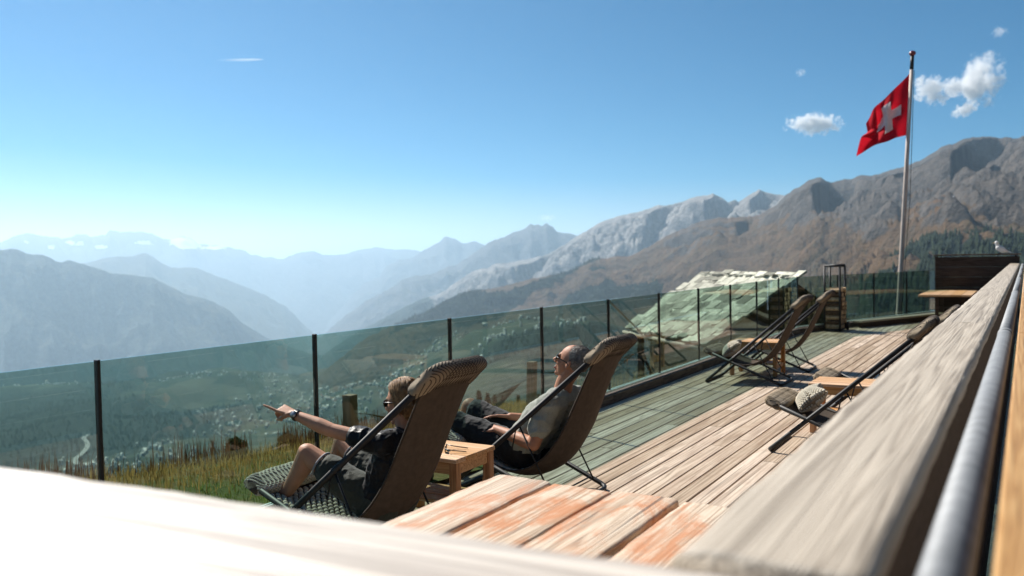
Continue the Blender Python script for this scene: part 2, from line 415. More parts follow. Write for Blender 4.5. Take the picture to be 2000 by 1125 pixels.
# ================================================================== SETTING: mountains, valley, meadow
def rock_mat(name, rock_a, rock_b, grass, forest, scale=1.0):
    m = NT(name)
    p = m.pos(0.001 * scale)
    n1 = m.noise(p, 3.0, 8, 0.62, 0.4); n2 = m.noise(p, 22.0, 7, 0.68); n3 = m.noise(p, 90.0, 4, 0.6)
    rk = m.mix(m.ramp(n2, [(0.36, 0.0), (0.64, 1.0)]), rock_a, rock_b)
    rk = m.mix(m.ramp(n3, [(0.45, 0.0), (0.75, 0.5)]), rk, tuple(x * 0.55 for x in rock_a))
    gr = m.mix(m.ramp(n1, [(0.35, 0.0), (0.65, 1.0)]), grass[0], grass[1])
    gr = m.mix(m.ramp(n2, [(0.5, 0.0), (0.68, 0.75)]), gr, grass[2])
    geo = m.n("ShaderNodeNewGeometry"); sx = m.n("ShaderNodeSeparateXYZ"); m.l(geo.outputs['Normal'], sx.inputs[0])
    rm = m.math('ADD', m.math('SUBTRACT', m.attr('rock'), 0.5), m.math('MULTIPLY', m.math('SUBTRACT', n2, 0.5), 0.9))
    rm = m.math('ADD', rm, m.math('MULTIPLY', m.math('SUBTRACT', 0.72, sx.outputs[2]), 0.9))
    c = m.mix(m.ramp(m.math('ADD', rm, 0.5), [(0.42, 0.0), (0.58, 1.0)]), gr, rk)
    fm = m.math('ADD', m.attr('forest'), m.math('MULTIPLY', m.math('SUBTRACT', n2, 0.5), 0.7))
    fo = m.mix(m.ramp(n3, [(0.4, 0.0), (0.6, 1.0)]), forest, tuple(x * 1.8 for x in forest))
    c = m.mix(m.ramp(fm, [(0.45, 0.0), (0.55, 1.0)]), c, fo)
    sm = m.math('ADD', m.attr('snow'), m.math('MULTIPLY', m.math('SUBTRACT', n2, 0.5), 1.6))
    c = m.mix(m.ramp(sm, [(0.5, 0.0), (0.54, 1.0)]), c, (0.85, 0.87, 0.9))
    m.col(c); m.rough(0.95, 0.1)
    m.bump(m.math('ADD', n2, m.math('MULTIPLY', n3, 0.5)), 0.9, 19.0 / scale)
    return m.m
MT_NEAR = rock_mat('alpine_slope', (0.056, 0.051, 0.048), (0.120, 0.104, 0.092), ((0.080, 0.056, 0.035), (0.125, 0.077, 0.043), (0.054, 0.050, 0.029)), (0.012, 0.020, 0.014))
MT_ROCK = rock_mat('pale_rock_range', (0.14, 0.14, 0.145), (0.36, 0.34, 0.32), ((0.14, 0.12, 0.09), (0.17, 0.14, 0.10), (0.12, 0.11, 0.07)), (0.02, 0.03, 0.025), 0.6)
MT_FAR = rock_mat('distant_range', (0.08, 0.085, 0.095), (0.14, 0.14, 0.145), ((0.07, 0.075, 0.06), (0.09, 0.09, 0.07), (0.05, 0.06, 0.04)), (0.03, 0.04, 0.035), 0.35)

def smooth01(x): x = np.clip(x, 0, 1); return x * x * (3 - 2 * x)

def ridge_mesh(name, sky_pts, Dp, Dbp, zbp, mat, step=4, rows=80, amp=0.02, gully=0.02, gl=28.0, pw=1.25, jag=1.6, spurs=(), seed=0.0, masks=None, back=0.2, bias=1.0):
    """a range seen under the skyline sky_pts (photo pixels); Dp/Dbp: metres to crest and to foot, zbp: foot height"""
    sx = [p[0] for p in sky_pts]; sy = [p[1] for p in sky_pts]
    xs = np.arange(sx[0], sx[-1] + 1, step, dtype=float)
    ys = np.interp(xs, sx, sy) + jag * (fbm(xs / 22.0 + seed, np.zeros_like(xs) + seed, 0, 4) + 0.5 * fbm(xs / 6.0, np.zeros_like(xs) + seed * 3, 0, 3))
    def ip(q): return np.interp(xs, [a[0] for a in q], [a[1] for a in q]) if hasattr(q, '__len__') else np.full_like(xs, float(q))
    D, Db, zb = ip(Dp), ip(Dbp), ip(zbp)
    d = np.stack([ray(a, b) for a, b in zip(xs, ys)]); hl = np.linalg.norm(d[:, :2], axis=1)
    az = d[:, :2] / hl[:, None]; zs = H + D * d[:, 2] / hl
    t = np.linspace(0, 1, rows) ** bias
    T, X = np.meshgrid(t, xs, indexing='ij')
    R = D + (Db - D) * T
    Z = zb + (zs - zb) * (1 - T) ** pw
    fade = smooth01(T * 9) * (1 - smooth01((T - 0.9) * 10))
    arc = X * R / F  # metres across
    Lg = gl * D.mean() / F
    wx = fbm(arc / (Lg * 2.2) + seed, R / (Lg * 3) + seed, 0, 4)
    gul = ridged(arc / Lg + wx * 1.1 + (R / Lg) * 0.25, R / (Lg * 4.5), seed, 4, 0.55)
    big = ridged(arc / (Lg * 4) + seed, R / (Lg * 5) + wx * 0.4, seed + 3, 4)
    fine = fbm(arc / (Lg * 0.35), R / (Lg * 0.5), seed, 4)
    hgt = np.maximum(zs - zb, 50)
    Z = Z + fade * hgt * (gully * (gul - 0.45) * 3 + amp * (big - 0.45) * 4 + 0.55 * gully * fine)
    for pts, A, wl, wr, rec in spurs:
        cx = np.interp(T, [q[1] for q in pts], [q[0] for q in pts]) + 4 * fbm(T * 30, T * 0 + seed, 0, 3)
        t0, t1 = pts[0][1], pts[-1][1]
        env = smooth01((T - t0 + 0.02) / 0.05) * (1 - smooth01((T - t1 + 0.12) / 0.12))
        dx = X - cx
        prof = np.where(dx < 0, np.exp(-(dx / wl) ** 2), np.where(dx < wr, 1 - 2.0 * smooth01(dx / wr), -(1 - smooth01((dx - wr) / rec))))
        lift = smooth01(T / 0.16)
        Z = Z + env * A * (np.maximum(prof, 0) * lift + np.minimum(prof, 0) * smooth01(T / 0.03))
    Z = np.minimum(Z, H + R * (d[:, 2] / hl) - np.minimum(T * 0.12, 0.012) * D * 0.35)
    Z = np.maximum(Z, zb.min() - 15)
    P = np.stack([az[None, :, 0] * R, az[None, :, 1] * R, Z], -1)
    # reverse side of the range
    bk = []
    for f, q in ((1 + back, 0.0), (1 + back * 0.5, 0.45), (1 + back * 0.12, 0.88)):
        bk.append(np.stack([az[:, 0] * D * f, az[:, 1] * D * f, zb + (zs - zb) * q], -1))
    Pf = np.concatenate([np.stack(bk), P], 0)
    PX, PY = proj(Pf)
    at = {k: np.zeros(PX.shape) for k in ('rock', 'forest', 'snow')}
    Tf = np.concatenate([np.full((3, len(xs)), 0.0), T], 0)
    if masks: masks(PX, PY, Tf, Pf, at)
    o = fast_grid(name, Pf, mat, at); tag(o, kind='structure')
    return o, Pf, PX, PY, at

# --- the long far-off snowy range on the left
sky1 = [(-250, 490), (-120, 478), (-40, 486), (0, 475), (25, 463), (40, 457), (58, 453), (72, 457), (95, 461), (125, 465), (150, 457), (180, 463), (205, 460), (215, 451), (235, 455), (262, 453), (280, 453), (300, 457), (322, 468), (345, 464), (362, 463), (385, 473), (410, 478), (445, 484), (480, 492), (515, 500), (545, 505), (575, 497), (600, 490), (615, 491), (640, 499), (680, 497), (720, 492), (780, 505), (860, 520)]
def mk1(PX, PY, T, P, at):
    at['rock'][:] = 1
    for x, y, rx, ry in ((100, 482, 9, 5), (135, 473, 7, 5), (155, 476, 14, 5), (195, 483, 16, 4), (283, 474, 22, 5), (355, 472, 28, 10), (370, 480, 20, 6), (420, 484, 24, 4), (50, 473, 8, 3)):
        at['snow'] += np.exp(-((PX - x) / rx) ** 2 - ((PY - y) / ry) ** 2) * 1.05
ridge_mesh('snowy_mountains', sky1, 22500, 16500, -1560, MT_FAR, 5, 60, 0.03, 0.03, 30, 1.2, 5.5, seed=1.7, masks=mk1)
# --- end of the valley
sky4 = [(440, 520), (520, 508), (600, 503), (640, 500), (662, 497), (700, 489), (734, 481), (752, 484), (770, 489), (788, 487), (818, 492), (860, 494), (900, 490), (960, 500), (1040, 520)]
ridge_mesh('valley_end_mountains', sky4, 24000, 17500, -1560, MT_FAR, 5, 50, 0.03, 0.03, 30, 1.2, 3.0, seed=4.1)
# --- second ridge on the left, paler
sky3 = [(60, 540), (120, 522), (175, 513), (205, 503), (235, 500), (262, 500), (274, 496), (283, 494), (298, 501), (312, 510), (335, 523), (360, 522), (385, 524), (410, 534), (440, 545), (480, 560), (520, 578), (560, 600), (600, 640), (640, 672)]
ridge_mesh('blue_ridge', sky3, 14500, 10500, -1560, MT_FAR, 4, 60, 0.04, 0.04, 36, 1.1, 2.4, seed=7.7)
# --- nearest blue mountain on the left
sky2 = [(-260, 470), (-150, 480), (-60, 492), (0, 488), (31, 486), (52, 495), (80, 497), (119, 512), (133, 509), (175, 518), (210, 532), (250, 537), (297, 542), (332, 560), (367, 577), (400, 584), (420, 590), (448, 606), (470, 628), (520, 660), (600, 690), (680, 700)]
def mk2(PX, PY, T, P, at):
    at['forest'] += 0.5 * fbm(P[..., 0] / 900, P[..., 1] / 900, 0, 5) + 0.62
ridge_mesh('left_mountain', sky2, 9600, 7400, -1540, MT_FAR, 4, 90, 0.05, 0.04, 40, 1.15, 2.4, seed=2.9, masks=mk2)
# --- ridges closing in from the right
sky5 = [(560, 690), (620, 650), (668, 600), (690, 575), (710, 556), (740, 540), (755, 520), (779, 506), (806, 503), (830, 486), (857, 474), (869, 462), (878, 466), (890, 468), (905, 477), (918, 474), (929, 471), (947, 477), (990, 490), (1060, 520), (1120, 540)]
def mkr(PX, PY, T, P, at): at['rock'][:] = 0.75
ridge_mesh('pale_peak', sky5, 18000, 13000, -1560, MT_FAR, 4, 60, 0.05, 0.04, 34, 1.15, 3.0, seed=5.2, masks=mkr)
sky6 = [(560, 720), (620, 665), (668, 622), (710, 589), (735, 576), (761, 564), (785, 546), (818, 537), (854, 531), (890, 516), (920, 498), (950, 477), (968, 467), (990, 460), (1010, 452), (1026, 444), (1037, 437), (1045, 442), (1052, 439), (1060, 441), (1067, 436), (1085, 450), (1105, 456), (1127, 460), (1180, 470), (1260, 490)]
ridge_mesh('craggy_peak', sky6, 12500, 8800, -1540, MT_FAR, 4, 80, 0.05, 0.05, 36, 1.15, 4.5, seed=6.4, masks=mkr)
sky7 = [(600, 720), (650, 680), (710, 642), (770, 612), (818, 585), (845, 578), (872, 566), (896, 549), (926, 531), (965, 516), (985, 514), (1010, 509), (1030, 507), (1049, 502), (1070, 498), (1100, 480), (1130, 459), (1162, 441), (1175, 434), (1206, 424), (1249, 413), (1287, 402), (1333, 395), (1349, 387), (1367, 382), (1380, 381), (1392, 377), (1408, 386), (1423, 395), (1436, 389), (1442, 395), (1460, 383), (1482, 372), (1504, 378), (1529, 381), (1580, 390), (1660, 400)]
def mk7(PX, PY, T, P, at):
    at['rock'][:] = 1.0
    at['forest'] += 0.75 * smooth01((T - 0.55) * 4) + 0.8 * smooth01((900 - PX) / 90) * smooth01((PY - 560) / 30)
ridge_mesh('rocky_range', sky7, [(600, 9000), (1100, 7600), (1660, 6600)], [(600, 6800), (1660, 4900)], [(600, -1300), (1000, -760), (1660, 60)], MT_ROCK, 3, 130, 0.06, 0.12, 26, 1.05, 3.6, seed=8.8, masks=mk7,
           spurs=[([(1392, 0.0), (1372, 0.45)], 260, 60, 14, 60), ([(1482, 0.0), (1458, 0.4)], 120, 40, 14, 40), ([(1050, 0.0), (985, 0.4)], 110, 50, 20, 50), ([(1290, 0.02), (1235, 0.5)], 100, 50, 18, 50)])
sky8 = [(560, 790), (640, 720), (700, 668), (776, 630), (830, 610), (875, 586), (905, 570), (950, 563), (995, 555), (1040, 543), (1085, 537), (1115, 531), (1145, 513), (1160, 506), (1190, 501), (1214, 499), (1231, 500), (1265, 484), (1299, 462), (1349, 440), (1380, 428), (1415, 425), (1448, 424), (1483, 419), (1520, 396), (1535, 381), (1553, 369), (1580, 352), (1604, 346), (1612, 354), (1624, 357), (1647, 352), (1687, 341), (1703, 343), (1740, 332), (1767, 326), (1793, 315), (1820, 301), (1841, 287), (1873, 275), (1900, 268), (1967, 267), (1988, 269), (2000, 265), (2060, 250), (2140, 240), (2260, 250)]
FOREST_POLYS = [[(1690, 560), (1750, 528), (1800, 512), (1830, 492), (1870, 478), (1950, 470), (2080, 480), (2260, 500), (2260, 760), (1660, 760)],
                [(1100, 532), (1148, 513), (1160, 506), (1214, 500), (1230, 503), (1190, 515), (1150, 530), (1120, 550), (1000, 600), (860, 640), (760, 660), (780, 630), (870, 588), (905, 572), (1000, 556)],
                [(1120, 575), (1200, 562), (1300, 555), (1300, 600), (1100, 610)], [(1580, 585), (1680, 560), (1700, 640), (1560, 660)], [(1420, 540), (1520, 535), (1500, 570), (1400, 575)]]
def in_poly(px, py, poly):
    r = np.zeros(px.shape, bool); n = len(poly)
    for i in range(n):
        x1, y1 = poly[i]; x2, y2 = poly[(i + 1) % n]
        c = ((y1 > py) != (y2 > py)) & (px < (x2 - x1) * (py - y1) / (y2 - y1 + 1e-9) + x1)
        r ^= c
    return r
def mk8(PX, PY, T, P, at):
    nz = fbm(P[..., 0] / 260, P[..., 1] / 260, P[..., 2] / 200, 4)
    up = np.interp(PX, [700, 1250, 1500, 1750, 2000, 2200], [400, 470, 425, 400, 370, 360])
    at['rock'] += np.clip(0.55 + (up - PY) / 90 + nz * 0.5, -0.4, 1.3)
    scree = np.exp(-((PX - 1960) / 55) ** 2 - ((PY - 375) / 70) ** 2) + 0.8 * np.exp(-((PX - 1690) / 40) ** 2 - ((PY - 420) / 45) ** 2)
    at['rock'] += scree * 0.9
    for k, pl in enumerate(FOREST_POLYS):
        at['forest'] += in_poly(PX + nz * 60, PY + nz * 34, pl) * 0.8
    at['forest'] += smooth01((PY - 600) / 60) * 0.45 * (nz > -0.1)
    at['snow'] += 0.56 * np.exp(-((PX - 1860) / 14) ** 2 - ((PY - 383) / 9) ** 2) * (nz > -0.15)
o8, P8, PX8, PY8, at8 = ridge_mesh('right_mountain', sky8, [(560, 5200), (1000, 4700), (1300, 4600), (1604, 4300), (1900, 4000), (2260, 3600)],
    [(560, 3900), (1000, 3500), (1300, 2500), (1500, 1700), (1700, 950), (2260, 800)], [(560, -800), (1000, -420), (1300, -330), (1500, -240), (1700, -130), (2260, -100)], MT_NEAR, 2.6, 260, 0.05, 0.085, 42, 1.25, 3.6, seed=3.3, masks=mk8, bias=0.8,
    spurs=[([(1604, 0.0), (1596, 0.14), (1580, 0.40)], 230, 90, 24, 120), ([(1703, 0.02), (1690, 0.12), (1672, 0.2)], 80, 34, 16, 50), ([(1930, 0.02), (1860, 0.09), (1800, 0.16), (1700, 0.34)], 190, 130, 26, 150),
           ([(1892, 0.16), (1880, 0.26), (1850, 0.46)], 190, 70, 20, 100), ([(1450, 0.03), (1425, 0.3)], 45, 50, 20, 60), ([(1990, 0.0), (1975, 0.1)], 60, 40, 18, 60)])

# conifers on the right-hand mountain, too many and too small to count
def cone_mass(name, pts, hts, mat):
    n = len(pts); k = 6
    an = np.arange(k) * 2 * math.pi / k
    V = []; T = []
    tiers = ((0.0, 0.22, 0.55), (0.35, 0.15, 1.0))
    for b, r, tp in tiers:
        jit = 1 + 0.35 * (RNG.random((n, k)) - 0.5)
        ring = np.stack([pts[:, None, 0] + hts[:, None] * r * jit * np.cos(an), pts[:, None, 1] + hts[:, None] * r * jit * np.sin(an), pts[:, None, 2] + hts[:, None] * (b + 0.06 * (RNG.random((n, k)) - 0.5))], -1)
        tip = pts + np.stack([0 * hts, 0 * hts, hts * tp], -1)
        base = sum(len(q) for q in V)
        V.append(np.concatenate([ring, tip[:, None]], 1).reshape(-1, 3))
        st = base + np.arange(n)[:, None] * (k + 1); i = np.arange(k)
        T.append(np.stack([st + i, st + (i + 1) % k, np.broadcast_to(st + k, (n, k))], -1).reshape(-1, 3))
    return fast_tris(name, np.concatenate(V), np.concatenate(T), mat)
mm = NT('conifer_needles'); v_ = mm.pos(0.01); nz_ = mm.noise(v_, 9.0, 4); mm.col(mm.ramp(nz_, [(0.3, (0.010, 0.018, 0.011)), (0.7, (0.030, 0.045, 0.022))])); mm.rough(0.9, 0.1)
M['needles'] = mm.m
def scatter_on(P, PX, PY, mask, n):
    ok = mask[:-1, :-1] & mask[1:, 1:]
    ii, jj = np.nonzero(ok)
    # weight by ground area
    ar = np.linalg.norm(np.cross(P[1:, :-1] - P[:-1, :-1], P[:-1, 1:] - P[:-1, :-1]), axis=-1)[ii, jj]
    # and thin out with distance, so that the picture is covered evenly
    rr = np.linalg.norm(P[:-1, :-1], axis=-1)[ii, jj]
    w = ar / rr ** 1.2; w /= w.sum()
    k = RNG.choice(len(ii), n, p=w); a, b = RNG.random(n)[:, None], RNG.random(n)[:, None]; i, j = ii[k], jj[k]
    return P[i, j] * (1 - a) * (1 - b) + P[i + 1, j] * a * (1 - b) + P[i, j + 1] * (1 - a) * b + P[i + 1, j + 1] * a * b
fm8 = at8['forest'] > 0.5
tp = scatter_on(P8, PX8, PY8, fm8, 19000)
tag(cone_mass('mountain_forest', tp, 9 + 9 * RNG.random(len(tp)), M['needles']), 'dark conifer forest on the lower slopes of the right-hand mountain', 'forest', kind='stuff')
tp = scatter_on(P8, PX8, PY8, (PX8 > 1000) & (PY8 > 545) & ~fm8, 700)
tag(cone_mass('scattered_conifers', tp, 6 + 8 * RNG.random(len(tp)), M['needles']), 'scattered single conifers on the brown alpine pasture', 'trees', kind='stuff')

# --- the valley: slope below the meadow, a wide terrace with villages, the floor far beyond
azx = np.arange(-420, 2080, 6.0)
da = np.stack([ray(a, 520) for a in azx]); ha = da[:, :2] / np.linalg.norm(da[:, :2], axis=1)[:, None]
rr = np.exp(np.linspace(math.log(24), math.log(31000), 330))
RR, AZ = np.meshgrid(rr, azx, indexing='ij')
zv = np.interp(np.log(RR), np.log([24, 60, 300, 900, 1500, 2200, 3500, 5000, 6500, 8000, 9500, 31000]), [-13, -34, -130, -300, -470, -600, -670, -730, -790, -1100, -1450, -1530])
vx, vy = ha[None, :, 0] * RR, ha[None, :, 1] * RR
amp_v = np.clip(RR * 0.025, 0, 90) * np.interp(RR, [0, 7000, 12000], [1, 1, 0.3])
zv = zv + amp_v * (ridged(vx / 900, vy / 900, 0, 5) - 0.5) * 1.6 + amp_v * 0.8 * fbm(vx / 2600, vy / 2600, 3, 4) * 1.5
# the terrace climbs towards the mountain on the right
zv = zv + smooth01((AZ - 560) / 560) * np.interp(RR, [0, 800, 1500, 2500, 4500, 9000], [0, 50, 170, 330, 480, 500])
PV = np.stack([vx, vy, zv], -1)
fv = fbm(vx / 650, vy / 650, 0, 5)
mv = NT('valley_ground'); p_ = mv.pos(0.001)
v1 = mv.n("ShaderNodeTexVoronoi"); v1.inputs['Scale'].default_value = 7.0; mv.l(p_, v1.inputs['Vector'])
n1 = mv.noise(p_, 2.0, 6, 0.6); n2 = mv.noise(p_, 16.0, 6, 0.65); n3 = mv.noise(p_, 60.0, 4)
fields = mv.ramp(mv.math('FRACT', mv.math('MULTIPLY', v1.outputs['Color'], 7.0)), [(0.0, (0.035, 0.048, 0.030)), (0.35, (0.060, 0.070, 0.042)), (0.6, (0.115, 0.105, 0.075)), (0.9, (0.028, 0.040, 0.026))])
fo_ = mv.mix(mv.ramp(n3, [(0.4, 0.0), (0.6, 1.0)]), (0.010, 0.018, 0.015), (0.022, 0.032, 0.022))
fmask = mv.math('ADD', mv.attr('forest'), mv.math('MULTIPLY', mv.math('SUBTRACT', n2, 0.5), 1.1))
cv = mv.mix(mv.ramp(fmask, [(0.44, 0.0), (0.54, 1.0)]), fields, fo_)
mv.col(cv); mv.rough(0.95, 0.1); mv.bump(mv.math('ADD', n2, n3), 0.8, 12.0)
ov = fast_grid('valley', PV, mv.m, {'forest': np.clip(0.55 + fv * 1.1, 0, 1)}); tag(ov, kind='structure')
PXV, PYV = proj(PV)
# valley-side tree cover in dark clumps
msk = (fv > 0.05) & (RR > 900) & (RR < 7000)
tp = scatter_on(PV, PXV, PYV, msk, 14000)
tag(cone_mass('valley_woods', tp, 10 + 12 * RNG.random(len(tp)), M['needles']), 'dark woods in clumps on the valley terrace', 'forest', kind='stuff')

# --- villages: small pale houses with pitched roofs, far too many to pick apart
def village(name, mask, n, mat, smin, smax, label):
    pts = scatter_on(PV, PXV, PYV, mask, n); V = []; T = []
    an = RNG.random(n) * math.pi; w = smin + (smax - smin) * RNG.random(n) ** 2; d_ = w * (0.7 + 0.5 * RNG.random(n)); h_ = 6 + 5 * RNG.random(n)
    big = RNG.random(n) > 0.985; w[big] *= 2.6; h_[big] *= 1.6
    ca, sa = np.cos(an), np.sin(an)
    loc = []
    for sx_, sy_, z0, k in ((-1, -1, 0, 0), (1, -1, 0, 0), (1, 1, 0, 0), (-1, 1, 0, 0), (-1, -1, 1, 0), (1, -1, 1, 0), (1, 1, 1, 0), (-1, 1, 1, 0), (-1, 0, 1.55, 1), (1, 0, 1.55, 1)):
        lx, ly = sx_ * w / 2, sy_ * d_ / 2
        loc.append(np.stack([pts[:, 0] + ca * lx - sa * ly, pts[:, 1] + sa * lx + ca * ly, pts[:, 2] - 3 + (h_ + 3) * z0], -1))
    V = np.stack(loc, 1).reshape(-1, 3)
    tr = np.array([(0, 1, 5), (0, 5, 4), (1, 2, 6), (1, 6, 5), (2, 3, 7), (2, 7, 6), (3, 0, 4), (3, 4, 7), (4, 5, 9), (4, 9, 8), (6, 7, 8), (6, 8, 9), (5, 6, 9), (7, 4, 8)])
    T = (np.arange(n)[:, None, None] * 10 + tr[None]).reshape(-1, 3)
    return tag(fast_tris(name, V, T, mat), label, 'village', kind='stuff')
M['house_far'] = NT('far_house_plaster'); _v = M['house_far'].pos(0.05); M['house_far'].col(M['house_far'].ramp(M['house_far'].noise(_v, 1.0, 2), [(0.35, (0.22, 0.19, 0.17)), (0.62, (0.60, 0.58, 0.54))])); M['house_far'] = M['house_far'].m
clus = fbm(vx / 420, vy / 420, 9, 3)
village('terrace_village', (RR > 2700) & (RR < 7000) & (clus > -0.02) & (fv < 0.15), 2300, M['house_far'], 6, 13, 'pale houses of the villages spread over the valley terrace')
village('valley_town', (RR > 7000) & (RR < 17000) & (clus > -0.05), 900, M['house_far'], 14, 45, 'distant pale buildings of the towns on the hazy valley floor')
# a few roads winding up the terrace
def road(pxs, width, name, label):
    pts = []
    for a, b in pxs:
        k = np.argmin((PXV - a) ** 2 + (PYV - b) ** 2 + (RR < 1500) * 1e6); pts.append(PV.reshape(-1, 3)[k])
    pts = np.array(pts); L = []; R_ = []
    tt = np.linspace(0, len(pts) - 1, 60); Q = np.stack([np.interp(tt, np.arange(len(pts)), pts[:, i]) for i in range(3)], -1)
    dd = np.gradient(Q, axis=0); nn = np.stack([-dd[:, 1], dd[:, 0]], -1); nn /= np.linalg.norm(nn, axis=1)[:, None] + 1e-9
    wv = 12 * np.sin(tt * 3.1)[:, None]
    G = np.stack([np.concatenate([Q[:, :2] + nn * (width / 2 + wv), Q[:, 2:] + 9], 1), np.concatenate([Q[:, :2] - nn * (width / 2 - wv), Q[:, 2:] + 9], 1)], 1)
    return tag(MB().grid(G).build(name, M['road_far']), kind='structure')
M['road_far'] = plain('far_road', (0.36, 0.35, 0.33), 0.9, 0.1)
road([(150, 915), (158, 890), (165, 862), (170, 850)], 16, 'road', '')

# --- meadow outside the glass railing
def ground_z(x, y):
    d = np.maximum(-4.05 - np.asarray(x, float), -3.0); y = np.asarray(y, float)
    z = -0.05 - 0.09 * np.maximum(d, 0) - 0.012 * np.maximum(d, 0) ** 2 - 0.06 * (y - 5) - 0.006 * np.maximum(y - 10, 0) ** 2
    edge = 3.5 + 0.35 * np.sin(y * 0.7) + 0.04 * (y - 5)
    z = z - 0.55 * np.maximum(d - edge, 0) ** 1.15
    return z + 0.10 + 0.04 * fbm(np.asarray(x) / 0.8, y / 0.8, 0, 4)
mg = NT('meadow_soil'); p_ = mg.pos(1.0); a1 = mg.noise(p_, 1.3, 6, 0.65); a2 = mg.noise(p_, 14, 5)
mg.col(mg.mix(mg.ramp(a1, [(0.42, 0.0), (0.58, 1.0)]), mg.mix(a2, (0.055, 0.075, 0.018), (0.10, 0.115, 0.035)), mg.mix(a2, (0.12, 0.085, 0.035), (0.20, 0.14, 0.06)))); mg.rough(0.95, 0.1); mg.bump(a2, 0.8, 0.03)
gx = np.concatenate([np.linspace(-46, -9.4, 60), np.linspace(-9.3, -3.6, 80)]); gy = np.linspace(-14, 60, 330)
GY, GX = np.meshgrid(gy, gx, indexing='ij')
gz = ground_z(GX, GY)
om = fast_grid('meadow', np.stack([GX, GY, np.maximum(gz, -36)], -1), mg.m); tag(om, kind='structure')

# --- haze between the mountains
hz = NT('haze_air'); hz.t.nodes.remove(hz.b); pv = hz.n("ShaderNodeVolumePrincipled")
pv.inputs['Color'].default_value = (0.60, 0.82, 1.0, 1); pv.inputs['Density'].default_value = 5.6e-5; pv.inputs['Anisotropy'].default_value = 0.45
hz.l(pv.outputs[0], hz.out.inputs['Volume'])
hb = MB().box((-13000, 17000, -280), (62000, 52000, 2680))
tag(hb.build('haze', hz.m), 'pale blue haze filling the valley between the mountains', 'haze', kind='stuff')

# --- clouds
def cloud(name, px, py, dep, rx, ry, seed, label, dens=0.008, thr=0.5, tilt=0.0):
    c = atd(px, py, dep); s = dep / F
    m = NT('cloud_vapour'); m.t.nodes.remove(m.b)
    tc = m.n("ShaderNodeTexCoord"); mp = m.n("ShaderNodeMapping"); mp.inputs['Location'].default_value = (seed * 3.1, seed, seed * 1.7); m.l(tc.outputs['Object'], mp.inputs[0])
    sc_ = m.n("ShaderNodeVectorMath", operation='MULTIPLY'); sc_.inputs[1].default_value = (rx / ry, 1, 1); m.l(mp.outputs[0], sc_.inputs[0])
    nz = m.noise(sc_.outputs[0], 2.1, 8, 0.66)
    ln = m.n("ShaderNodeVectorMath", operation='LENGTH'); m.l(tc.outputs['Object'], ln.inputs[0])
    d = m.math('SUBTRACT', m.math('ADD', m.math('MULTIPLY', nz, 3.2), thr - 1.72), m.math('POWER', ln.outputs['Value'], 1.6))
    d = m.math('MULTIPLY', m.math('MULTIPLY', d, 2.2, True), dens)
    pv_ = m.n("ShaderNodeVolumePrincipled"); pv_.inputs['Color'].default_value = (1, 1, 1, 1); pv_.inputs['Anisotropy'].default_value = 0.1; m.l(d, pv_.inputs['Density'])
    m.l(pv_.outputs[0], m.out.inputs['Volume'])
    mb = MB().ellipsoid((0, 0, 0), ((1, 0, 0), (0, 1, 0), (0, 0, 1)), 24, 14)
    o = mb.build(name, m.m); r_ = ROT @ np.array([1, 0, 0]); f_ = ROT @ np.array([0, 0, 1.0])
    o.location = c; o.rotation_euler = (0, tilt, math.atan2(r_[1], r_[0])); o.scale = (rx * s, ry * s * 1.2, ry * s)
    tag(o, label, 'cloud'); return o
cloud('cloud', 1590, 242, 15000, 66, 26, 1.0, 'small flat white cloud left of the red flag', 0.016, 0.75)
cloud('cloud', 1818, 178, 15000, 46, 34, 2.3, 'ragged white cloud just right of the flagpole', 0.014, 0.6, 0.7)
cloud('cloud', 1862, 172, 15000, 44, 30, 5.1, 'thin middle piece of the broken cloud right of the flagpole', 0.016, 0.5)
cloud('cloud', 1912, 160, 15000, 44, 66, 3.7, 'tall bright cloud at the right, highest piece of the broken cloud', 0.014, 0.6)
cloud('cloud', 1885, 215, 15000, 36, 18, 4.4, 'lowest wisp of the broken cloud right of the flagpole', 0.02, 0.6, -0.4)
cloud('cloud', 1952, 62, 15000, 20, 16, 6.3, 'faint small wisp near the top right corner', 0.004, 0.6)
cloud('cloud', 1564, 142, 15000, 14, 12, 7.9, 'faint tiny wisp above the flat white cloud', 0.004, 0.6)
cloud('cloud', 1068, 426, 30000, 24, 10, 8.2, 'small pale cloud touching the craggy peak', 0.003, 0.7)
# contrail
mc = NT('contrail_vapour'); mc.t.nodes.remove(mc.b); tcn = mc.n("ShaderNodeTexCoord"); sxn = mc.n("ShaderNodeSeparateXYZ"); mc.l(tcn.outputs['Object'], sxn.inputs[0])
fx_ = mc.math('MULTIPLY', mc.math('ADD', sxn.outputs[0], 1.0), 0.5, True)
vv = mc.n("ShaderNodeVolumePrincipled"); vv.inputs['Color'].default_value = (1, 1, 1, 1); mc.l(mc.math('MULTIPLY', mc.math('POWER', fx_, 1.5), 0.016), vv.inputs['Density']); mc.l(vv.outputs[0], mc.out.inputs['Volume'])
oc = MB().ellipsoid((0, 0, 0), ((1, 0, 0), (0, 1, 0), (0, 0, 1)), 24, 12).build('contrail', mc.m)
c0 = atd(466, 117, 24000); r_ = ROT @ np.array([1, 0, 0]); oc.location = c0; oc.rotation_euler = (0, 0, math.atan2(r_[1], r_[0])); s_ = 24000 / F; oc.scale = (50 * s_, 3 * s_, 2.6 * s_)
tag(oc, 'short white contrail high in the blue sky', 'contrail')

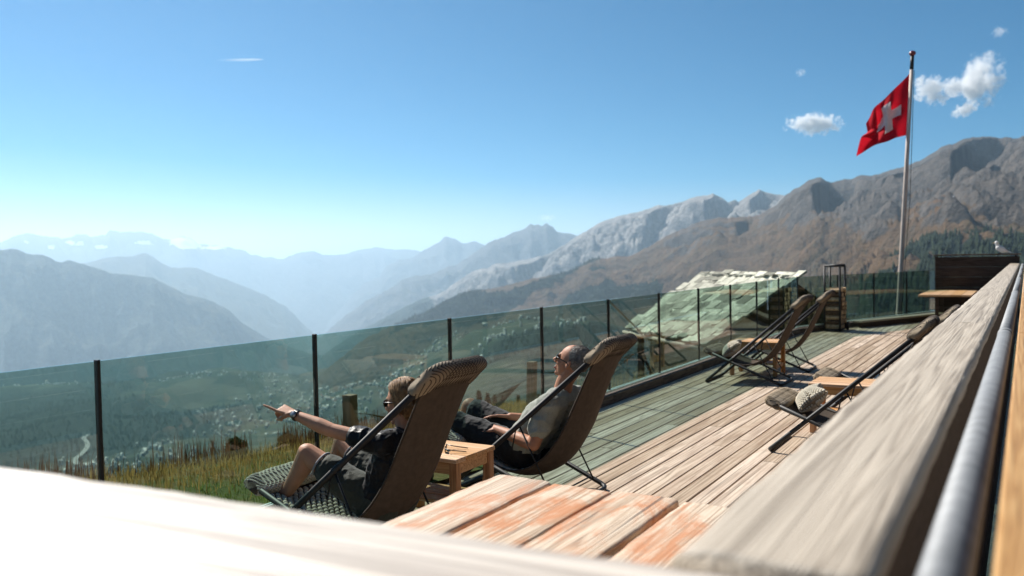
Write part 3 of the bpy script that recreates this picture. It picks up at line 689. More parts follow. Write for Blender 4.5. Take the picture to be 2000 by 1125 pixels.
# ================================================================== DECK, RAILINGS
XG = -3.99                                   # line of the glass
def deck_end(x): return 18.1 + (x + 3.99) * (5.85 / 2.03) if x < -1.96 else 24.0
deck = tag(empty('deck', (0, 0, 0)), kind='structure')
BW = 0.1345
def plank_mesh(L, w=BW - 0.010, th=0.032, ch=0.004):
    x, y = w / 2, L / 2
    sec = [(-x, -th), (x, -th), (x, -ch), (x - ch, 0), (-x + ch, 0), (-x, -ch)]
    mb = MB(); n = len(sec)
    V = [(a, -y, b) for a, b in sec] + [(a, y, b) for a, b in sec]
    mb.add(V, [tuple(range(n)), tuple(range(2 * n - 1, n - 1, -1))] + [(i, n + i, n + (i + 1) % n, (i + 1) % n) for i in range(n)])
    return mb.mesh('plank')
PLM = {}
def plank(x, y0, y1, z=0.0):
    L = round(y1 - y0 - 0.005, 2)
    if L <= 0.15: return
    if L not in PLM:
        PLM[L] = plank_mesh(L); PLM[L].materials.append(M['deck'])
    o = link('plank', PLM[L], None, deck); o.location = (x, (y0 + y1) / 2, z + random.uniform(-0.0015, 0.0015)); o.rotation_euler = (0, random.uniform(-.004, .004), 0)
i = 0; x = -3.865
while x < -0.28:
    ye = deck_end(x); y = 0.9 + random.choice([0, 1.1, 2.0, 2.9]) - 2.9
    while y < ye:
        L = random.choice([3.6, 4.0, 4.4])
        if y + L > 0.9: plank(x, max(y, 0.9), min(y + L, ye))
        y += L
    x += BW; i += 1
MB().add([(-4.0, 0.5, -0.07), (-0.2, 0.5, -0.07), (-0.2, 24.2, -0.07), (-1.9, 24.2, -0.07), (-4.0, 18.2, -0.07)], [(0, 1, 2, 3, 4)]).build('shade_underlay', M['shadow_base'], deck)

# --- glass railing along the deck, and its bent continuation at the far end
def glass_run(p0, p1, n, lean0, label, curb_h=0.115, hide_first=0):
    p0, p1 = np.array(p0, float), np.array(p1, float); d = p1 - p0; L = np.linalg.norm(d); t = d / L; ang = math.atan2(t[1], t[0]) - math.pi / 2
    root = tag(empty('glass_railing', (p0[0], p0[1], 0), ang), label, 'railing')
    sp = L / n; pm = None
    pane_h = 1.142 - curb_h
    pane = MB().box((0, 0, pane_h / 2), (0.016, sp - 0.034, pane_h)).mesh('pane'); pane.materials.append(M['glass'])
    po = MB().box((0, 0, (1.15 - curb_h) / 2), (0.030, 0.020, 1.15 - curb_h), 0.003).mesh('post'); po.materials.append(M['post'])
    cb = MB().box((0, 0, -0.03), (0.11, sp - 0.006, curb_h * 2 - 0.02), 0.004).mesh('curb'); cb.materials.append(M['curb'])
    ch = MB().box((-0.017, 0, 0.004), (0.016, sp - 0.004, 0.026)).box((0.017, 0, 0.004), (0.016, sp - 0.004, 0.026)).mesh('glazing_channel'); ch.materials.append(M['alu'])
    for k in range(n):
        y = (k + 0.5) * sp
        o = link('pane', pane, None, root); o.location = (0, y, curb_h + 0.002); o.rotation_euler = (0, lean0 + random.uniform(-.002, .002), 0)
        o = link('curb', cb, None, root); o.location = (0.0, y, 0.018)
        o = link('glazing_channel', ch, None, root); o.location = (0, y, curb_h + 0.009)
    for k in range(n + 1):
        o = link('post', po, None, root); o.location = (0, k * sp, curb_h); o.rotation_euler = (0, lean0, 0)
    return root
SP = 1.5405
glass_run((XG, 2.668 - SP * 3), (XG, 2.668 + SP * 10), 13, 0.0, 'clear teal-tinted glass railing with thin black posts along the deck edge')
glass_run((XG, 2.668 + SP * 10 + 0.02), (-1.93, 23.95), 4, 0.0, 'short glass railing run behind the log trolley at the far deck end')

# low timber step in front of the far glass run
a, b = np.array([-3.12, 19.75]), np.array([-1.75, 22.9]); tt = (b - a) / np.linalg.norm(b - a); an = math.atan2(tt[1], tt[0]) - math.pi / 2
ls = tag(empty('timber_step', (a[0], a[1], 0), an), 'long low timber step on the deck below the far glass', 'step')
Ls = float(np.linalg.norm(b - a))
MB().box((0, Ls / 2, 0.135), (0.22, Ls, 0.04), 0.004).build('tread', M['rail'], ls)
MB().box((0.06, Ls / 2, 0.057), (0.04, Ls - 0.02, 0.112)).build('shaded_riser', M['darkwood'], ls)  # shaded side of the step put into the dark wood colour

# --- worn wooden rails close to the camera
def worn_plank(L, w, th, seed, axis=1, nseg=90):
    sec = []
    r = 0.010; K = 4
    for cx_, cz_, a0 in ((w / 2 - r, th / 2 - r, 0), (-w / 2 + r, th / 2 - r, 90), (-w / 2 + r, -th / 2 + r, 180), (w / 2 - r, -th / 2 + r, 270)):
        for k in range(K + 1):
            q = math.radians(a0 + 90 * k / K); sec.append((cx_ + r * math.cos(q), cz_ + r * math.sin(q)))
    # extra points on the top so that it can wave
    top = [(w / 2 - r - (w - 2 * r) * k / 12, th / 2) for k in range(1, 12)]
    sec = sec[:K + 1] + top + sec[K + 1:]
    n = len(sec); yy = np.linspace(-L / 2, L / 2, nseg); S = np.array(sec)
    Y, J = np.meshgrid(yy, np.arange(n), indexing='ij'); X = S[J, 0]; Z = S[J, 1]
    edge = np.exp(-((np.abs(X) - w / 2) / 0.014) ** 2)
    X = X + edge * np.sign(X) * (0.004 * fbm(Y * 9 + seed, J * 0.2 + seed, 0, 4) - 0.001)
    Z = Z + 0.0035 * fbm(Y * 2.2 + seed, X * 22, seed, 4) * (Z > 0) + edge * (Z > 0) * (0.005 * fbm(Y * 14, X * 9, seed, 3) - 0.003)
    P = np.stack([X, Y, Z] if axis == 1 else [Y, X, Z], -1)
    mb = MB(); V = P.reshape(-1, 3); Fc = []
    for a_ in range(nseg - 1):
        for b_ in range(n):
            q = (a_ * n + b_, a_ * n + (b_ + 1) % n, (a_ + 1) * n + (b_ + 1) % n, (a_ + 1) * n + b_); Fc.append(q if axis == 1 else q[::-1])
    Fc.append(tuple(range(n))[::-1]); Fc.append(tuple((nseg - 1) * n + k for k in range(n)))
    mb.add(V, Fc); return mb.mesh('top_plank', True)
RZ = 1.30; RXL, RXR = -0.335, -0.135
rl = tag(empty('wooden_railing', (-0.235, 0.3, 0)), 'long weathered grey wooden handrail with a metal pipe, running away at the right', 'railing')
ys_ = [0.895, 4.35, 8.4, 12.4, 16.4, 20.4, 23.95]
for k in range(6):
    L = ys_[k + 1] - ys_[k] - 0.004
    me = worn_plank(L, RXR - RXL, 0.05, 3.3 * k + 1); me.materials.append(M['rail'])
    o = link('top_plank', me, None, rl); o.location = (0, (ys_[k] + ys_[k + 1]) / 2 - 0.3, RZ - 0.027)
for k in range(6):
    y0, y1 = (0.5, 4.1, 8.0, 12.0, 16.0, 20.0)[k], (4.1, 8.0, 12.0, 16.0, 20.0, 24.0)[k]
    MB().tube([(0.160, y0 - 0.3, RZ - 0.032), (0.160, y1 - 0.306, RZ - 0.032)], 0.027, 20).build('pipe', M['pipe'], rl, True)
    if k < 5: MB().tube([(0.160, y1 - 0.34, RZ - 0.032), (0.160, y1 - 0.26, RZ - 0.032)], 0.0295, 20).build('pipe_sleeve', M['pipe'], rl, True)
    o = MB().box((0, 0, 0), (0.115, y1 - y0 - 0.006, 0.05), 0.006).build('inner_rail', M['orange'], rl); o.location = (0.262, (y0 + y1) / 2 - 0.3, RZ - 0.045)
for k in range(9):
    MB().box((0.0, 0.9 + k * 2.75, RZ / 2 - 0.03), (0.09, 0.09, RZ - 0.06), 0.006).build('rail_post', M['darkwood'], rl)
for k in range(6):
    MB().box((0.055, 11.85, 0.12 + k * 0.2), (0.025, 23.3, 0.19)).build('side_board', M['darkwood'], rl)
r2 = tag(empty('wooden_railing', (-1.5, 0.62, 0)), 'pale wooden handrail plank across the near left foreground', 'railing')
me = worn_plank(4.2, 0.34, 0.05, 9.1, 0, 120); me.materials.append(M['rail_x']); o = link('top_plank', me, None, r2); o.location = (-0.71, -0.045, 1.273); o.rotation_euler = (0, 0, 0.06)  # paler wood mix than on the long rail
for k in range(3):
    MB().box((-2.3 + k * 1.6, 0.02, 0.62), (0.09, 0.09, 1.24), 0.006).build('rail_post', M['darkwood'], r2)

# --- big table in front: four worn boards on a trestle
ZT = 0.735
ft = tag(empty('plank_table', (-1.2, 2.0, 0)), 'wide worn plank table with orange stain showing, in front of the loungers', 'table')
bx_ = [(-1.605, 0.262), (-1.338, 0.258), (-1.075, 0.256), (-0.815 - 0.0, 0.0)]
xe = [-1.607, -1.347, -1.083, -0.838 + 0.0, -0.58]
ends = [2.965, 2.968, 2.972, 2.985]
xe = [float(atz(*p, ZT)[0]) for p in ((1076, 944), (1197, 960), (1330, 977), (1466, 992))]
wd = xe[1] - xe[0]; xe = [xe[0] - wd] + xe
for k in range(4):
    w = xe[k + 1] - xe[k]; L = 2.0
    me = MB(); mesh_ = worn_plank(L, w - 0.012, 0.045, 20 + k * 5, 1, 60); mesh_.name = 'board'; mesh_.materials.append(M['tablewood'])
    o = link('board', mesh_, None, ft); ye = float(atz(*((1076, 944), (1076, 944), (1197, 960), (1330, 977))[k], ZT)[1]) + (0.0 if k else 0.01)
    o.location = ((xe[k] + xe[k + 1]) / 2 + 1.2, ye - L / 2 - 2.0, ZT - 0.0225 + (0.006, 0.0, 0.004, -0.003)[k]); o.rotation_euler = (0, (0.0, 0.012, 0.0, -0.008)[k], 0)
for yy_ in (-0.75, 0.55):
    MB().box((-0.15, yy_, ZT - 0.085), (0.95, 0.07, 0.07), 0.004).build('crossbeam', M['teak'], ft)
    for xx in (-0.52, 0.22):
        MB().box((xx, yy_, (ZT - 0.12) / 2), (0.07, 0.07, ZT - 0.12), 0.004).build('leg', M['teak_z'], ft)

# ================================================================== LOUNGE CHAIRS
def bez(P, n):
    P = np.array(P, float); t = np.linspace(0, len(P) - 1, n); i = np.clip(t.astype(int), 0, len(P) - 2); f = (t - i)[:, None]
    p0 = P[np.maximum(i - 1, 0)]; p1 = P[i]; p2 = P[i + 1]; p3 = P[np.minimum(i + 2, len(P) - 1)]
    return 0.5 * ((2 * p1) + (-p0 + p2) * f + (2 * p0 - 5 * p1 + 4 * p2 - p3) * f * f + (-p0 + 3 * p1 - 3 * p2 + p3) * f ** 3)
HW = 0.365; HT = 0.225
A0, A1 = np.array([0.02, 0.018]), np.array([1.19, 1.045])        # main pole: front foot to head
B0, B1 = np.array([0.95, 0.018]), np.array([0.03, 0.408])        # crossing pole: rear foot to foot end
def u_frame(p0, p1, hw, ht, r, name, root):
    ru = 0.05; pts = []
    d = p1 - p0; d = d / np.linalg.norm(d)
    for s in (-1, 1):
        side = [(p1[0], s * ht, p1[1]), (p0[0] + d[0] * ru, s * hw, p0[1] + d[1] * ru), (p0[0] + d[0] * ru * .3, s * (hw - ru * .3), p0[1] + d[1] * ru * .3), (p0[0], s * (hw - ru), p0[1])]
        pts += side if s < 0 else side[::-1]
    MB().tube(pts, r, 10).build(name, M['steel'], root, True)
def pad_surface(c, e1, e2, e3, L, W, Th, nu=34, nv=40, p=0.42, lumps=0.0, seed=0.0):
    """rounded slab: e1 along (length L), e2 across (W), e3 thickness"""
    th = np.linspace(0, 2 * math.pi, nu + 1)[:-1]; v = np.linspace(-1, 1, nv)
    sp = lambda q, k: np.sign(q) * np.abs(q) ** k
    w = (1 - np.abs(v) ** 5) ** 0.3
    P = c + sp(np.cos(th), p)[:, None, None] * (L / 2) * w[None, :, None] * e1 + v[None, :, None] * (W / 2) * e2 + sp(np.sin(th), 0.8)[:, None, None] * (Th / 2) * w[None, :, None] * e3
    nz = fbm(P[..., 0] * 14 + seed, P[..., 1] * 14, P[..., 2] * 14, 3)
    P = P + lumps * nz[..., None] * e3
    return P
def closed_grid(mb, P):
    a, b = P.shape[:2]; Fc = []
    for i in range(a):
        for j in range(b - 1):
            Fc.append((i * b + j, i * b + j + 1, ((i + 1) % a) * b + j + 1, ((i + 1) % a) * b + j))
    V = list(P.reshape(-1, 3)); k = len(V)
    V.append(P[:, 0].mean(0)); V.append(P[:, -1].mean(0))
    for i in range(a):
        Fc.append((i * b, ((i + 1) % a) * b, k)); Fc.append((((i + 1) % a) * b + b - 1, i * b + b - 1, k + 1))
    return mb.add(V, Fc)
def net_on(P, n, turns, r, m=26):
    mb = MB(); a, b = P.shape[:2]
    def smp(i, j):
        i = i % a; i0 = int(i); f = i - i0; j = min(max(j, 0), b - 1.001); j0 = int(j); g = j - j0
        return (P[i0, j0] * (1 - f) * (1 - g) + P[(i0 + 1) % a, j0] * f * (1 - g) + P[i0, j0 + 1] * (1 - f) * g + P[(i0 + 1) % a, j0 + 1] * f * g)
    for s in (-1, 1):
        for k in range(n):
            pts = []
            for q in range(m):
                fr = q / (m - 1); jj = (k + 0.5) / n * (b - 1) + s * turns * (fr - 0.5) * (b - 1)
                if jj < 0.8 or jj > b - 1.8: 
                    if len(pts) > 1: mb.tube(pts, r, 5)
                    pts = []; continue
                pts.append(smp(fr * a, jj))
            if len(pts) > 1: mb.tube(pts, r, 5)
    return mb
def make_chair(weave_seat=False, sag=0.03, seat_drop=0.0):
    root = empty('lounge_chair')
    u_frame(A0, A1, HW, HT, 0.0185, 'front_frame', root)
    u_frame(B0, B1, HW - 0.045, HW - 0.03, 0.0165, 'rear_frame', root)
    # stay rods between the frames
    for s in (-1, 1):
        y1, y2 = s * (HW + HT) / 2, s * (HW - 0.06)
        aa = A0 + (A1 - A0) * 0.50; bb = B0 + (B1 - B0) * 0.13; b2 = B0 + (B1 - B0) * 0.27
        MB().tube([(aa[0], y1, aa[1]), (bb[0] + .02, y2, bb[1])], 0.0065, 6).build('stay_rod', M['steel'], root, True)
        MB().tube([(aa[0] - 0.02, y1, aa[1] - 0.015), (aa[0] - 0.055, y1 * 0.995, aa[1] - 0.16)], 0.005, 6).build('stay_rod', M['steel'], root, True)
    MB().tube([(B0[0] - 0.13, -HW + .05, 0.075), (B0[0] - 0.13, HW - .05, 0.075)], 0.0065, 6).build('cross_rod', M['steel'], root, True)
    # canvas sling
    prof = bez([(0.02, 0.395), (0.18, 0.325), (0.36, 0.262), (0.55, 0.245 - seat_drop), (0.74, 0.33 - seat_drop), (0.88, 0.50 - seat_drop * .6), (0.99, 0.71), (1.09, 0.91), (1.15, 1.0)], 60)
    dn = np.gradient(prof, axis=0); dn /= np.linalg.norm(dn, axis=1)[:, None]; nn = np.stack([dn[:, 1], -dn[:, 0]], -1)
    v = np.linspace(-1, 1, 21); tt_ = np.linspace(0, 1, 60)
    env = np.sin(np.pi * np.clip(tt_, 0, 1)) ** 0.8
    hw = np.interp(tt_, [0, 0.25, 0.6, 1], [0.325, 0.295, 0.225, 0.205])
    off = sag * env[:, None] * (1 - v[None] ** 2) + 0.004 * fbm(tt_[:, None] * 9, v[None] * 3, 2, 3)
    def sl(o): return np.stack([prof[:, None, 0] + nn[:, None, 0] * (off + o), hw[:, None] * v[None], prof[:, None, 1] + nn[:, None, 1] * (off + o)], -1)
    S0, S1 = sl(0.0), sl(0.006)
    mb = MB().grid(S0, True).grid(S1)
    for j in (0, -1):
        E_ = np.stack([S0[:, j], S1[:, j]], 1); mb.grid(E_, j == 0)
    sling = mb.build('sling', M['sling'], root, True)
    for s in (0, -1):
        hem = np.stack([S0[2:-3, s, 0], S0[2:-3, s, 1], S0[2:-3, s, 2] + 0.0], -1)
        MB().tube(hem[::2], 0.008, 6).build('hem', M['net_dark'], sling, True)
    # woven head cover
    e1 = np.array([A1[0] - A0[0], 0, A1[1] - A0[1]]); e1 /= np.linalg.norm(e1); e2 = np.array([0, 1.0, 0]); e3 = np.cross(e1, e2)
    P = pad_surface(np.array([1.135, 0, 1.015]) , e1, e2, e3, 0.25, 0.54, 0.085, lumps=0.006)
    hc = closed_grid(MB(), P).build('head_cover', M['pad_core'], root, True)
    net_on(P * 1.0 + 0, 20, 0.75, 0.0030, 40).build('rope_net', M['net_dark'], hc, True)
    # woven foot end
    d2 = np.array([B1[0] - B0[0], 0, B1[1] - B0[1]]); d2 /= np.linalg.norm(d2); e3b = np.cross(d2, e2)
    Pf = pad_surface(np.array([0.05, 0, 0.392]), d2, e2, e3b, 0.17, 0.74, 0.066, lumps=0.008, seed=5)
    fc = closed_grid(MB(), Pf).build('foot_cover', M['foot_core'], root, True)
    net_on(Pf, 26, 0.45, 0.0062, 30).build('rope_net', M['rope_light' if weave_seat else 'rope'], fc, True)
    if weave_seat:
        mbw = MB(); rng = random.Random(3)
        for i in range(6, 27):
            for j in range(13):
                vv_ = -0.93 + 1.86 * (j + (0.5 if i % 2 else 0)) / 13
                q = S0[i]; jj = (vv_ + 1) / 2 * 20; j0 = min(int(jj), 19); f = jj - j0; c = q[j0] * (1 - f) + q[j0 + 1] * f
                t_ = np.array([dn[i, 0], 0, dn[i, 1]]); n_ = -np.array([nn[i, 0], 0, nn[i, 1]])
                mbw.ellipsoid(c + n_ * 0.008, (t_ * 0.019 * rng.uniform(.85, 1.1) + np.array([0, rng.uniform(-.004, .004), 0]), np.array([0, 0.0125, 0]), n_ * 0.012), 7, 5)
        mbw.build('rope_weave', M['rope_light'], root, True)
    return root
ch_occ = make_chair(True, 0.075, 0.03)
ch_emp = make_chair(False, 0.03)
G = 'canvas lounge chairs on the deck'
def put(o, loc, rz, label):
    o.location = loc; o.rotation_euler = (0, 0, rz); tag(o, label, 'lounge chair', G); return o
put(ch_occ, (-3.70, 3.68, 0), 0.0, 'brown canvas lounge chair with the pointing person in it, nearest to the camera')
put(copy_tree(ch_occ), (-3.46, 5.18, 0), 0.0, 'brown canvas lounge chair in which the man in the grey T-shirt lies back')
put(ch_emp, (-3.52, 11.05, 0), 0.0, 'empty canvas lounge chair with a knitted cushion, beyond the man, left of its small table')
put(copy_tree(ch_emp), (-3.50, 12.40, 0), 0.03, 'empty canvas lounge chair whose back overlaps the log trolley')
put(copy_tree(ch_emp), (-1.83, 7.50, 0), 0.0, 'empty canvas lounge chair with a knitted cushion, half hidden by the right handrail')
put(copy_tree(ch_emp), (-1.76, 9.05, 0), 0.0, 'empty canvas lounge chair mostly hidden behind the small table at right')

def knit_cushion(loc, rz, label):
    root = tag(empty('cushion', loc, rz), label, 'cushion', 'knitted cushions on the empty chairs')
    # plump pillow standing on its edge, leaning back
    nu, nv = 26, 22; mb = MB()
    a = np.linspace(-1, 1, nu); b = np.linspace(-1, 1, nv); A_, B_ = np.meshgrid(a, b, indexing='ij')
    th = 0.075 * (1 - np.abs(A_) ** 2.2) ** 0.55 * (1 - np.abs(B_) ** 2.2) ** 0.55
    px_ = 0.20 * A_ * (1 - 0.10 * (1 - B_ ** 2)); pz_ = 0.125 * B_ * (1 - 0.10 * (1 - A_ ** 2)) + 0.03 * np.abs(A_) * (B_ > 0)
    lean = math.radians(52); 
    def tr(P): return np.stack([P[..., 0] * math.cos(lean) + P[..., 2] * math.sin(lean), P[..., 1], -P[..., 0] * math.sin(lean) + P[..., 2] * math.cos(lean)], -1)
    Fp, Bp = tr(np.stack([th, px_, pz_], -1)), tr(np.stack([-th, px_, pz_], -1))
    mb.grid(Fp).grid(Bp, True).build('filling', M['rope'], root, True)
    kb = MB(); rng = random.Random(5)
    for S, sg in ((Fp, 1), (Bp, -1)):
        for i in range(1, nu - 1):
            for j in range(1, nv - 1):
                if (i + j) % 2: continue
                c = S[i, j]; t1 = S[i, j + 1] - S[i, j - 1]; t2 = S[i + 1, j] - S[i - 1, j]; n_ = np.cross(t2, t1) * sg; n_ = n_ / (np.linalg.norm(n_) + 1e-9)
                kb.ellipsoid(c + n_ * 0.002, (t1 * 0.42, t2 * 0.42, n_ * 0.009), 6, 4)
    kb.build('knit', M['rope_light'], root, True)
    return root
knit_cushion((-3.27, 11.05, 0.405), 0.25, 'pale knitted cushion on the chair beyond the man')
knit_cushion((-1.56, 7.50, 0.405), 0.3, 'pale knitted cushion on the chair beside the right handrail')

# ================================================================== SIDE TABLES
def side_table(x0, x1, y0, y1, h, label):
    cx_, cy_ = (x0 + x1) / 2, (y0 + y1) / 2; w, d = x1 - x0, y1 - y0
    root = tag(empty('side_table', (cx_, cy_, 0)), label, 'side table', 'small wooden side tables')
    n = 4; sw = d / n
    for k in range(n):
        o = MB().box((0, 0, 0), (w, sw - 0.007, 0.026), 0.003).build('slat', M['teak'], root); o.location = (0, -d / 2 + sw * (k + 0.5), h - 0.013)
    for sx_ in (-1, 1):
        for sy_ in (-1, 1):
            o = MB().box((0, 0, 0), (0.052, 0.052, h - 0.028), 0.003).build('leg', M['teak_z'], root); o.location = (sx_ * (w / 2 - 0.034), sy_ * (d / 2 - 0.034), (h - 0.028) / 2)
    for s in (-1, 1):
        o = MB().box((0, 0, 0), (w - 0.124, 0.022, 0.07)).build('apron', M['teak'], root); o.location = (0, s * (d / 2 - 0.034), h - 0.064)
        o = MB().box((0, 0, 0), (0.022, d - 0.124, 0.07)).build('apron', M['teak'], root); o.location = (s * (w / 2 - 0.034), 0, h - 0.064)
    for k in range(3):
        o = MB().box((0, 0, 0), (w - 0.10, (d - 0.11) / 3 - 0.006, 0.022), 0.002).build('shelf_slat', M['teak'], root); o.location = (0, (-1 + k) * (d - 0.11) / 3, 0.165)
    for s in (-1, 1):
        o = MB().box((0, 0, 0), (0.022, d - 0.124, 0.045)).build('shelf_rail', M['teak'], root); o.location = (s * (w / 2 - 0.034), 0, 0.130)
    return root
side_table(-3.47, -2.862, 4.165, 4.60, 0.45, 'slatted wooden side table between the two occupied lounge chairs')
side_table(-3.44, -2.80, 11.50, 12.0, 0.46, 'wooden side table between the two far lounge chairs')
side_table(-1.69, -1.08, 8.07, 8.56, 0.45, 'wooden side table beside the right handrail')
# sunglasses left on the first table
sg = tag(empty('sunglasses', (-3.05, 4.33, 0.4525), 0.5), 'folded dark sunglasses lying on the slatted side table', 'sunglasses')
for s in (-1, 1):
    MB().ellipsoid((0, s * 0.033, 0.016), ((0.004, 0, 0), (0, 0.029, 0), (0, 0, 0.02)), 14, 8).build('lens', M['lens'], sg, True)
    MB().tube([(0, s * 0.062, 0.024), (0.05, s * 0.060, 0.014), (0.13, s * 0.05, 0.004)], 0.0028, 6).build('temple', M['black_plastic'], sg, True)
MB().tube([(0, -0.006, 0.02), (-0.003, 0, 0.023), (0, 0.006, 0.02)], 0.003, 6).build('bridge', M['black_plastic'], sg, True)

# ================================================================== TERRACE AND TIMBER BUILDING ON THE RIGHT (mirrored in the glass)
MB().box((2.35, 11.5, 0.10), (4.6, 32.0, 0.2)).build('terrace', M['deck']); tag(bpy.data.objects['terrace'], kind='structure')
tb = tag(empty('timber_building', (4.6, 11.5, 0.2)), 'dark timber building facade beside the deck, seen only mirrored in the glass', 'building')
for k in range(20):
    o = MB().box((0, 0, 0), (0.06, 32.0, 0.232), 0.004).build('cladding_board', M['darkwood'], tb); o.location = (0.1 + 0.012 * (k % 2), 0, 0.12 + k * 0.24)
for k in range(7):
    wn_ = MB().box((0, 0, 0), (0.05, 2.2, 1.5)).build('window', M['lens'], tb); wn_.location = (0.045, -13 + k * 4.4, 1.75)
    for s_ in (-1, 1):
        o = MB().box((0, 0, 0), (0.07, 0.09, 1.68)).build('frame', M['hutwood'], wn_); o.location = (-0.01, s_ * 1.145, 0)
        o = MB().box((0, 0, 0), (0.07, 2.2, 0.09)).build('frame', M['hutwood'], wn_); o.location = (-0.01, 0, s_ * 0.795)
MB().prism([(-1.1, -16.3, 4.75), (-1.1, 16.3, 4.75), (5.0, 16.3, 7.0), (5.0, -16.3, 7.0)], (0, 0, 0.16)).build('roof', M['hutwood'], tb)

# ================================================================== HUT WITH STONE ROOF
hD = nrm([-.739, .725, 0]); hE = nrm([-.725, -.739, 0]); UP = np.array([0, 0, 1.0])
hP10 = atd(1388, 668, 18.5); hL, hw_, hh_ = 4.147, 2.024, 1.27
hut = tag(empty('stone_roofed_hut', (float(hP10[0]), float(hP10[1]), -2.2)), 'small hut with a mossy pale stone-slab roof just outside the glass railing', 'hut')
hO = np.array([hP10[0], hP10[1], -2.2])
def hp(l, w, z): return hP10 + hD * l - hE * w + UP * z - hO      # l along the eave, w towards the ridge, z above the eave
# local frame of the visible roof plane
slope = nrm(-hE * hw_ + UP * hh_); rn = np.cross(hD, slope); rn = rn if rn[2] > 0 else -rn
SL = math.hypot(hw_, hh_)
def stone_mat(name):
    m = NT(name); v = m.coord('Object', rnd=9.0); n1 = m.noise(v, 5, 6, 0.65); n2 = m.noise(v, 30, 4); oi = m.n("ShaderNodeObjectInfo")
    c = m.mix(m.ramp(n1, [(0.35, 0.0), (0.65, 1.0)]), (0.33, 0.315, 0.265), (0.60, 0.57, 0.48))
    c = m.mix(m.math('MULTIPLY', m.ramp(n2, [(0.45, 0.0), (0.7, 1.0)]), 0.6), c, (0.33, 0.41, 0.27))
    h_ = m.n("ShaderNodeHueSaturation"); m.l(c, h_.inputs['Color']); m.l(m.math('ADD', m.math('MULTIPLY', oi.outputs['Random'], 0.95), 0.42), h_.inputs['Value'])
    m.col(h_.outputs[0]); m.rough(0.85, 0.2); m.bump(m.math('ADD', n1, n2), 0.7, 0.012); return m.m
M['stone'] = stone_mat('roof_stone')
roofp = MB().prism([hp(-0.0, 0, -0.03), hp(hL, 0, -0.03), hp(hL, hw_, hh_ - 0.03), hp(0, hw_, hh_ - 0.03)], -rn * 0.05).build('roof', M['hutwood'], hut)
rngs = random.Random(21)
slabs = []
for q in range(14):
    w0 = rngs.uniform(0.24, 0.50); d0 = rngs.uniform(0.27, 0.35); th = rngs.uniform(0.035, 0.065)
    poly = []
    for (a, b) in ((-.5, -.5), (-.15, -.56), (.2, -.53), (.5, -.48), (.5, .5), (-.5, .5)):
        poly.append((a * w0 * rngs.uniform(.92, 1.08), b * d0 * rngs.uniform(.93, 1.07), 0))
    me = MB().prism(poly, (0, 0, th)).mesh('roof_slab'); me.materials.append(M['stone']); slabs.append((me, w0, d0))
rowh = 0.140; nrow = int(SL / rowh) + 1
Rm = Matrix(((hD[0], slope[0], rn[0]), (hD[1], slope[1], rn[1]), (hD[2], slope[2], rn[2]))).to_euler()
cnt = 0
for r_ in range(nrow):
    l = -0.12 + rngs.uniform(-0.1, 0.05)
    while l < hL + 0.08 and cnt < 298:
        me, w0, d0 = rngs.choice(slabs)
        o = link('roof_slab', me, None, roofp); cnt += 1
        c = hP10 + hD * (l + w0 / 2) + slope * (r_ * rowh + 0.03 + rngs.uniform(-0.06, 0.06)) + rn * (0.02 + rngs.uniform(0.0, 0.02)) - hO
        M3 = Matrix((hD, slope, rn)).transposed() @ Matrix.Rotation(rngs.uniform(-.2, .2), 3, 'Z') @ Matrix.Rotation(math.radians(-12) + rngs.uniform(-.06, .06), 3, 'X') @ Matrix.Rotation(rngs.uniform(-.07, .07), 3, 'Y')
        if M3.determinant() < 0: M3 = Matrix((-hD, slope, rn)).transposed()
        o.rotation_euler = M3.to_euler(); o.location = c
        l += w0 * rngs.uniform(0.86, 0.98)
# ridge stones in two ragged layers
for k in range(22):
    me, w0, d0 = rngs.choice(slabs); o = link('ridge_slab', me, None, roofp)
    o.location = hP10 + hD * (0.1 + k * hL / 22) - hE * (hw_ + rngs.uniform(-.06, .06)) + UP * (hh_ + 0.03 + (k % 2) * 0.03 + rngs.uniform(0, .02)) - hO
    o.scale = (0.7, 0.7, 0.6)
    o.rotation_euler = (rngs.uniform(-.12, .12), rngs.uniform(-.12, .12), math.atan2(hD[1], hD[0]) + rngs.uniform(-.3, .3))
# far roof slope, its darkness against the light put into the wood colour
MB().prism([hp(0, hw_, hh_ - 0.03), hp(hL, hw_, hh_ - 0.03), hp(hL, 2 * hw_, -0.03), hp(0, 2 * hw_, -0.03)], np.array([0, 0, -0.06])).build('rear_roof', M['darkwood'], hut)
# walls, set back under the eaves, of stacked timbers
def wall_boards(p0, p1, z0f, z1f, n, name):
    for k in range(n):
        a, b = k / n, (k + 1) / n
        q0 = np.array([p0[0], p0[1], 0]); q1 = np.array([p1[0], p1[1], 0])
        za0, zb0 = z0f + (z1f - z0f) * a, z0f + (z1f - z0f) * b - 0.012
        nv_ = nrm(np.cross(q1 - q0, UP)) * 0.05
        MB().prism([q0 + UP * za0, q1 + UP * za0, q1 + UP * zb0, q0 + UP * zb0], nv_).build(name, M['hutwood'], hut)
zE = float(hP10[2] - hO[2])
g0, g1 = hp(0.25, 0.35, 0), hp(0.25, 2 * hw_ - 0.35, 0)
wall_boards(g0, g1, 0.0, zE + 0.12, 9, 'wall_timber')
MB().prism([hp(0.25, 0.4, 0.14), hp(0.25, 2 * hw_ - 0.4, 0.14), hp(0.25, hw_, hh_ - 0.16)], hD * 0.05).build('gable', M['hutwood'], hut)
f0, f1 = hp(0.3, 0.35, 0), hp(hL - 0.3, 0.35, 0)
wall_boards(f1, f0, 0.0, zE + 0.12, 9, 'wall_timber')
